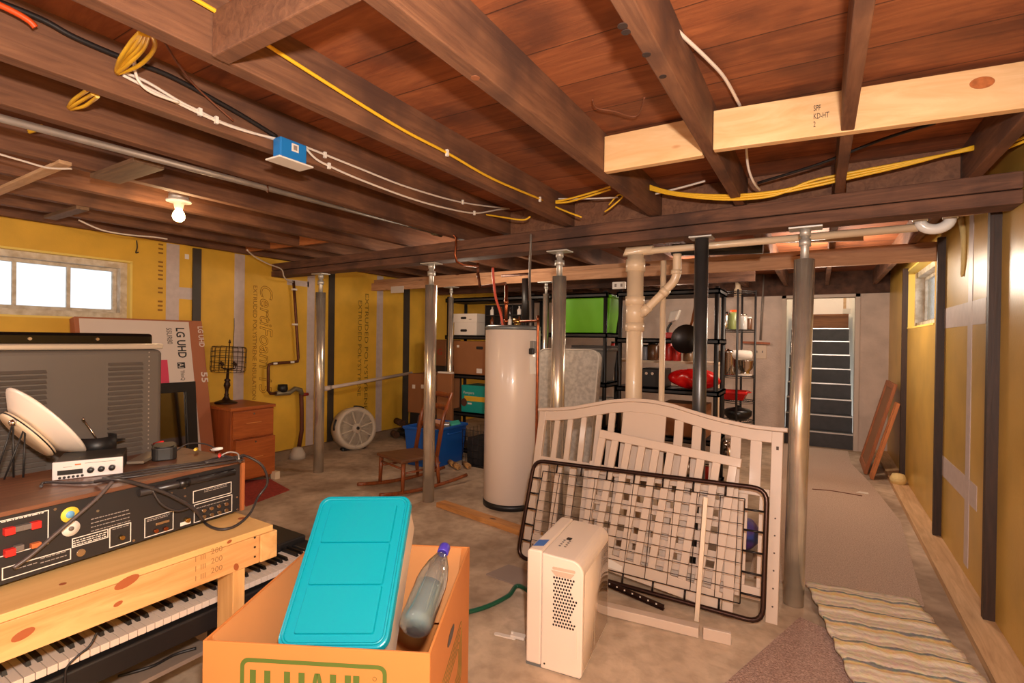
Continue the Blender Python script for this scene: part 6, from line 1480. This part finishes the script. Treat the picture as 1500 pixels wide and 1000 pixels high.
# ---- water bottle
b0, b1 = cp3(606, 922, 1.40), cp3(651, 803, 1.665)
ax = (b1-b0); BL_ = ax.length; ax.normalize(); bxx = ax.cross(CR).normalized(); BR3 = Matrix((bxx.cross(ax), bxx, ax)).transposed()
def see_through(name, tint, k0):
    M = bpy.data.materials.new(name); M.use_nodes = True; nt = M.node_tree; nt.nodes.clear(); L = nt.links.new
    out = nt.nodes.new('ShaderNodeOutputMaterial'); mx = nt.nodes.new('ShaderNodeMixShader'); tr = nt.nodes.new('ShaderNodeBsdfTransparent'); gl = nt.nodes.new('ShaderNodeBsdfGlossy'); fr = nt.nodes.new('ShaderNodeLayerWeight')
    tr.inputs[0].default_value = lin(tint); gl.inputs['Roughness'].default_value = .05; fr.inputs['Blend'].default_value = k0
    df = nt.nodes.new('ShaderNodeBsdfDiffuse'); df.inputs[0].default_value = lin((210, 226, 230)); m0 = nt.nodes.new('ShaderNodeMixShader'); m0.inputs[0].default_value = k0-.15; L(tr.outputs[0], m0.inputs[1]); L(df.outputs[0], m0.inputs[2])
    L(fr.outputs['Facing'], mx.inputs[0]); L(m0.outputs[0], mx.inputs[1]); L(gl.outputs[0], mx.inputs[2]); L(mx.outputs[0], out.inputs[0]); return M
pet = see_through('clear_pet', (246, 250, 250), .22)
watr = see_through('water', (206, 226, 228), .30)
T = thing('water_bottle', 'clear plastic bottle half full of water with purple cap, in the moving box', 'bottle', b0)
rb = .048; Lb = BL_
MB().lathe([(0, .004), (rb*.7, 0), (rb*.95, .01), (rb, .03), (rb*.98, .06), (rb, .09), (rb*.97, .12), (rb, .15), (rb*.94, .18), (rb*.75, .22), (rb*.45, .255), (.0135, .275), (.0135, Lb-.02), (.0125, Lb-.02), (.0125, .276), (rb*.44, .257), (rb*.73, .221), (rb*.92, .18), (rb*.98, .15), (rb*.95, .12), (rb*.98, .09), (rb*.96, .06), (rb*.98, .03), (rb*.9, .012), (0, .006)], b0, BR3, 28).build('bottle_shell', pet, T)
MB().lathe([(0, .008), (rb*.88, .014), (rb*.955, .03), (rb*.93, .06), (rb*.955, .09), (rb*.925, .12), (rb*.94, .14), (0, .155)], b0, BR3, 24).build('water', watr, T)
MB().lathe([(.0175, Lb-.022), (.0185, Lb-.018), (.0185, Lb+.006), (.015, Lb+.012), (0, Lb+.013)], b0, BR3, 20).build('cap', mat('purple_cap', (74, 60, 180), .35), T)
# ================================================================ RIGHT SIDE: STAIRS, RUGS, FRAMES
tread = mat('tread_dark', (62, 60, 62), .5, noise=.25, nscale=12); alum = mat('nosing_metal', (206, 204, 200), .3, .9)
T = thing('staircase', 'dark grey stairs with bright metal nosings climbing beyond the doorway', 'stairs', (0, YB+.2, 0))
RS_, TS_ = .206, .22
for k in range(8):
    y0 = YB+.03+TS_*k
    MB().box((DX0+.031, y0, RS_*k), (DX1-.031, y0+.02, RS_*(k+1)-.0)).build('riser', tread, T)
    MB().box((DX0+.031, y0+.02, RS_*(k+1)-.02), (DX1-.031, y0+TS_+.02, RS_*(k+1))).build('tread', tread, T)
    MB().box((DX0+.031, y0-.012, RS_*(k+1)-.014), (DX1-.031, y0+.02, RS_*(k+1)+.003)).build('nosing', alum, T)
y0 = YB+.03+TS_*8
brd = wood('landing_board', (160, 104, 62), (120, 72, 40), axis='X', rough=.6)
MB().box((DX0+.031, y0, RS_*8), (DX1-.031, y0+.03, RS_*9)).build('top_riser', brd, T)
MB().box((DX0+.031, y0-.03, RS_*9), (DX1-.031, y0+1.4, RS_*9+.03)).build('landing', brd, T)
o = MB().box((DX0-.02, YB+2.9, RS_*9+.031), (DX1+.02, YB+2.93, RS_*9+.9)).build('upper_door_panel', filew); tag(o, 'plain white panel at the head of the stairs', 'panel')
o = MB().box((DX1-.10, YB+1.9, RS_*9+.031), (DX1-.06, YB+1.94, 4.0)).build('door_stud', palew); tag(o, 'pale wooden upright at the head of the stairs', 'post')
o = MB().cbox((DX1-.06, YB+1.70, RS_*9+.07), (.1, .08, .08)).build('white_fitting', filew); tag(o, 'small white fitting at the top right of the stairs', 'fitting')
# carpets
def carpet(name, c1, c2, sc_=160):
    m_ = mat(name, c1, .95, col2=c2, nscale=sc_, bump=1.0, bscale=sc_); return m_
run_m = carpet('runner_carpet', (214, 188, 168), (180, 154, 136), 140); brn_m = carpet('brown_carpet', (204, 172, 158), (154, 124, 112), 150)
def flat(poly, z0, z1, nm, m_): 
    n = len(poly); return MB()._add([(x, y, z0) for x, y in poly]+[(x, y, z1) for x, y in poly], [list(reversed(range(n))), list(range(n, 2*n))]+[(i, (i+1) % n, n+(i+1) % n, n+i) for i in range(n)]).build(nm, m_)
rp = [(-.34, 3.32), (.50, 3.46), (.57, 5.0), (.46, 6.2), (.34, 7.1), (.34, 7.9), (-.40, 7.9), (-.38, 5.5)]
o = flat(rp, 0, .008, 'carpet_runner', run_m); tag(o, 'long worn beige carpet runner leading to the stairs', 'carpet')
c = [onZ(1172, 906, 0), onZ(1066, 1000, 0)]
dv = (c[1]-c[0]); 
bp = [(c[0].x, c[0].y), (c[0].x+dv.x*2, c[0].y+dv.y*2), (c[0].x+dv.x*2+.9, c[0].y+dv.y*2-.1), (c[0].x+.40, c[0].y-.2)]
o = flat(bp, 0, .010, 'carpet_piece', brn_m); tag(o, 'brown shag carpet piece on the concrete at the bottom edge of the photo', 'carpet')
def rag():
    M = bpy.data.materials.new('rag_stripes'); M.use_nodes = True; nt = M.node_tree; L = nt.links.new; b = nt.nodes['Principled BSDF']; b.inputs['Roughness'].default_value = .95
    tc = nt.nodes.new('ShaderNodeTexCoord'); n = nt.nodes.new('ShaderNodeTexNoise'); n.inputs['Scale'].default_value = 11; n.inputs['Detail'].default_value = 5; L(tc.outputs['Object'], n.inputs['Vector'])
    sp = nt.nodes.new('ShaderNodeSeparateXYZ'); L(tc.outputs['Object'], sp.inputs[0])
    ma = nt.nodes.new('ShaderNodeMath'); ma.operation = 'MULTIPLY_ADD'; L(n.outputs['Fac'], ma.inputs[0]); ma.inputs[1].default_value = .075; L(sp.outputs[1], ma.inputs[2])
    dvn = nt.nodes.new('ShaderNodeMath'); dvn.operation = 'DIVIDE'; L(ma.outputs[0], dvn.inputs[0]); dvn.inputs[1].default_value = .165
    fr = nt.nodes.new('ShaderNodeMath'); fr.operation = 'FRACT'; L(dvn.outputs[0], fr.inputs[0])
    cr = nt.nodes.new('ShaderNodeValToRGB'); cr.color_ramp.interpolation = 'LINEAR'; e = cr.color_ramp.elements
    stops = [(0, (234, 218, 192)), (.18, (206, 188, 168)), (.3, (240, 226, 204)), (.42, (230, 214, 184)), (.5, (222, 190, 132)), (.6, (228, 198, 146)), (.66, (132, 136, 132)), (.72, (120, 126, 124)), (.76, (232, 216, 190)), (.9, (200, 182, 160)), (1, (234, 218, 192))]
    e[0].position = 0; e[0].color = lin(stops[0][1]); e[1].position = 1; e[1].color = lin(stops[-1][1])
    for p, c_ in stops[1:-1]: x = e.new(p); x.color = lin(c_)
    L(fr.outputs[0], cr.inputs['Fac'])
    n2 = nt.nodes.new('ShaderNodeTexNoise'); n2.inputs['Scale'].default_value = 45; n2.inputs['Detail'].default_value = 3; L(tc.outputs['Object'], n2.inputs['Vector'])
    mx = nt.nodes.new('ShaderNodeMix'); mx.data_type = 'RGBA'; mx.blend_type = 'SOFT_LIGHT'; mx.inputs[0].default_value = .6; L(cr.outputs[0], mx.inputs[6]); L(n2.outputs['Color'], mx.inputs[7]); L(mx.outputs[2], b.inputs['Base Color'])
    bn = nt.nodes.new('ShaderNodeBump'); bn.inputs['Strength'].default_value = .8; bn.inputs['Distance'].default_value = .008; L(n2.outputs['Fac'], bn.inputs['Height']); L(bn.outputs[0], b.inputs['Normal'])
    return M
g1, g2, g3, g4 = onZ(1180, 858, .012), onZ(1340, 884, .012), onZ(1450, 1000, .012), onZ(1250, 1000, .012)
dl = (g4-g1).normalized(); wdir = (g2-g1).normalized()
T = thing('rag_rug', 'striped cream, mustard and grey rag rug on the floor at right', 'rug', (g1+g2)/2, math.atan2(wdir.y, wdir.x))
Wr = (g2-g1).length; Lr_ = 1.75
Mi = WM[T.name].inverted(); a3 = Mi @ g3; a4 = Mi @ g4
k = a4.x-(Mi @ g1).x; slope = (a4.x-(Mi @ g1).x)/(a4.y)
def rugp(u, v):
    y = -Lr_*v; x = -Wr/2+Wr*u + slope*y*1.0*0 + (.06*v*0)
    e_ = .006*math.sin(40*y+3*u) if u in (0, 1) else 0
    return Vector((x+slope*y*.55+e_, y, .011+.012+.003*math.sin(60*y)+.002*math.sin(22*u+9*v)))
MB().grid(rugp, 24, 90).build('woven_field', rag(), T, local=True, solid=.012)
# leaning wooden frames by the far right wall
frw = wood('frame_wood', (176, 104, 58), (138, 76, 40), axis='Z', rough=.5)
o_ = onZ(1285, 700, 0)
def lean_frame(lab, y0, w, h, xb, col_panel, fm):
    T = thing('wooden_frame', lab, 'frame', (xb, y0+w/2, 0))
    top_x = XR-.05
    vv = Vector((top_x-xb, 0, h)); M = frame((xb, y0+w/2, 0), (0, -1, 0), vv); 
    M = M @ Matrix.Translation((0, vv.length/2, 0))
    MB().rect_ring(w, vv.length, .06, 0, .03, M).build('frame_border', fm, T, bevel=.003)
    MB().prism([(-w/2+.055, -vv.length/2+.055), (w/2-.055, -vv.length/2+.055), (w/2-.055, vv.length/2-.055), (-w/2+.055, vv.length/2-.055)], .008, .014, M).build('back_panel', col_panel, T)
lean_frame('brown wooden picture frame leaning on the far right wall, farther one', 6.62, .75, .98, .46, mat('panel_tan', (150, 104, 70), .7), frw)
lean_frame('orange wooden frame leaning on the right wall, nearer the camera', 6.40, .16, .80, .50, mat('panel_orange', (190, 120, 70), .6), wood('frame_orange', (204, 126, 70), (168, 98, 52), axis='Z', rough=.5))
o = MB().lathe([(0, 0), (.06, 0), (.07, .04), (.05, .09), (0, .10)], (XR-.08, 6.2, .042), None, 12).build('foam_lump', mat('pale_foam', (232, 206, 140), .7)); tag(o, 'pale lump of dried foam on the sill at the right wall', 'foam lump')
o = flat([(onZ(1263, 724, 0).x-.05, onZ(1263, 724, 0).y), (onZ(1263, 724, 0).x+.05, onZ(1263, 724, 0).y), (onZ(1263, 724, 0).x+.05, onZ(1263, 724, 0).y+.06), (onZ(1263, 724, 0).x-.02, onZ(1263, 724, 0).y+.06)], .009, .012, 'paper_scrap', filew); tag(o, 'white scrap of paper on the carpet runner', 'paper')
cable('floor_cord', [onZ(1190, 716, .012), onZ(1215, 718, .012), onZ(1240, 722, .012), onZ(1263, 726, .012)], .004, brn, 'thin brown cord lying across the carpet runner', 'cable')
# ================================================================ LIGHT
def lamp(name, loc, power, col=(1, .86, .7), r=.05, typ='POINT', **k):
    l = bpy.data.lights.new(name, typ); l.energy = power; l.color = col
    if typ == 'POINT': l.shadow_soft_size = r
    for a, v in k.items(): setattr(l, a, v)
    o = bpy.data.objects.new(name, l); C.objects.link(o); o.location = loc; return o
lamp('camera_flash', (.11, -.03, 1.64), 185, (1, .88, .79), .035)
lamp('room_fill', (-3.0, -.7, 1.9), 34, (1, .85, .72), .12)  # added fill lamp out of view at left, stands for no known fixture
lamp('near_fill', (-.9, -1.8, 1.9), 40, (1, .85, .72), .12)  # unseen fill added behind the camera to brighten front faces
lamp('middle_fill', (-2.9, 4.0, 1.98), 20, (1, .80, .60), .14)  # fill lamp added behind the main beam to lift heater and shelves
lamp('aisle_fill', (.0, 5.5, 2.0), 52, (1, .82, .64), .14)  # added fill brightening the right-hand floor and rugs, no real bulb here
lamp('rear_fill', (-1.5, 6.1, 2.1), 30, (1, .82, .66), .14)  # invented fill lamp, hidden overhead, lights the back of the room
lamp('bulb_light', BULB+Vector((0, 0, -.05)), 11, (1, .66, .34), .035)
lamp('stair_bulb', (0, YB+1.7, 3.6), 50, (1, .9, .78), .08)
w = bpy.data.worlds.new('daylight'); sc.world = w; w.use_nodes = True
bg = w.node_tree.nodes['Background']; bg.inputs[0].default_value = (.93, .965, 1, 1); bg.inputs[1].default_value = 1.25
sc.view_settings.exposure = 0.18
sc.cycles.use_denoising = True
sc.cycles.sample_clamp_indirect = 6
sc.cycles.max_bounces = 8
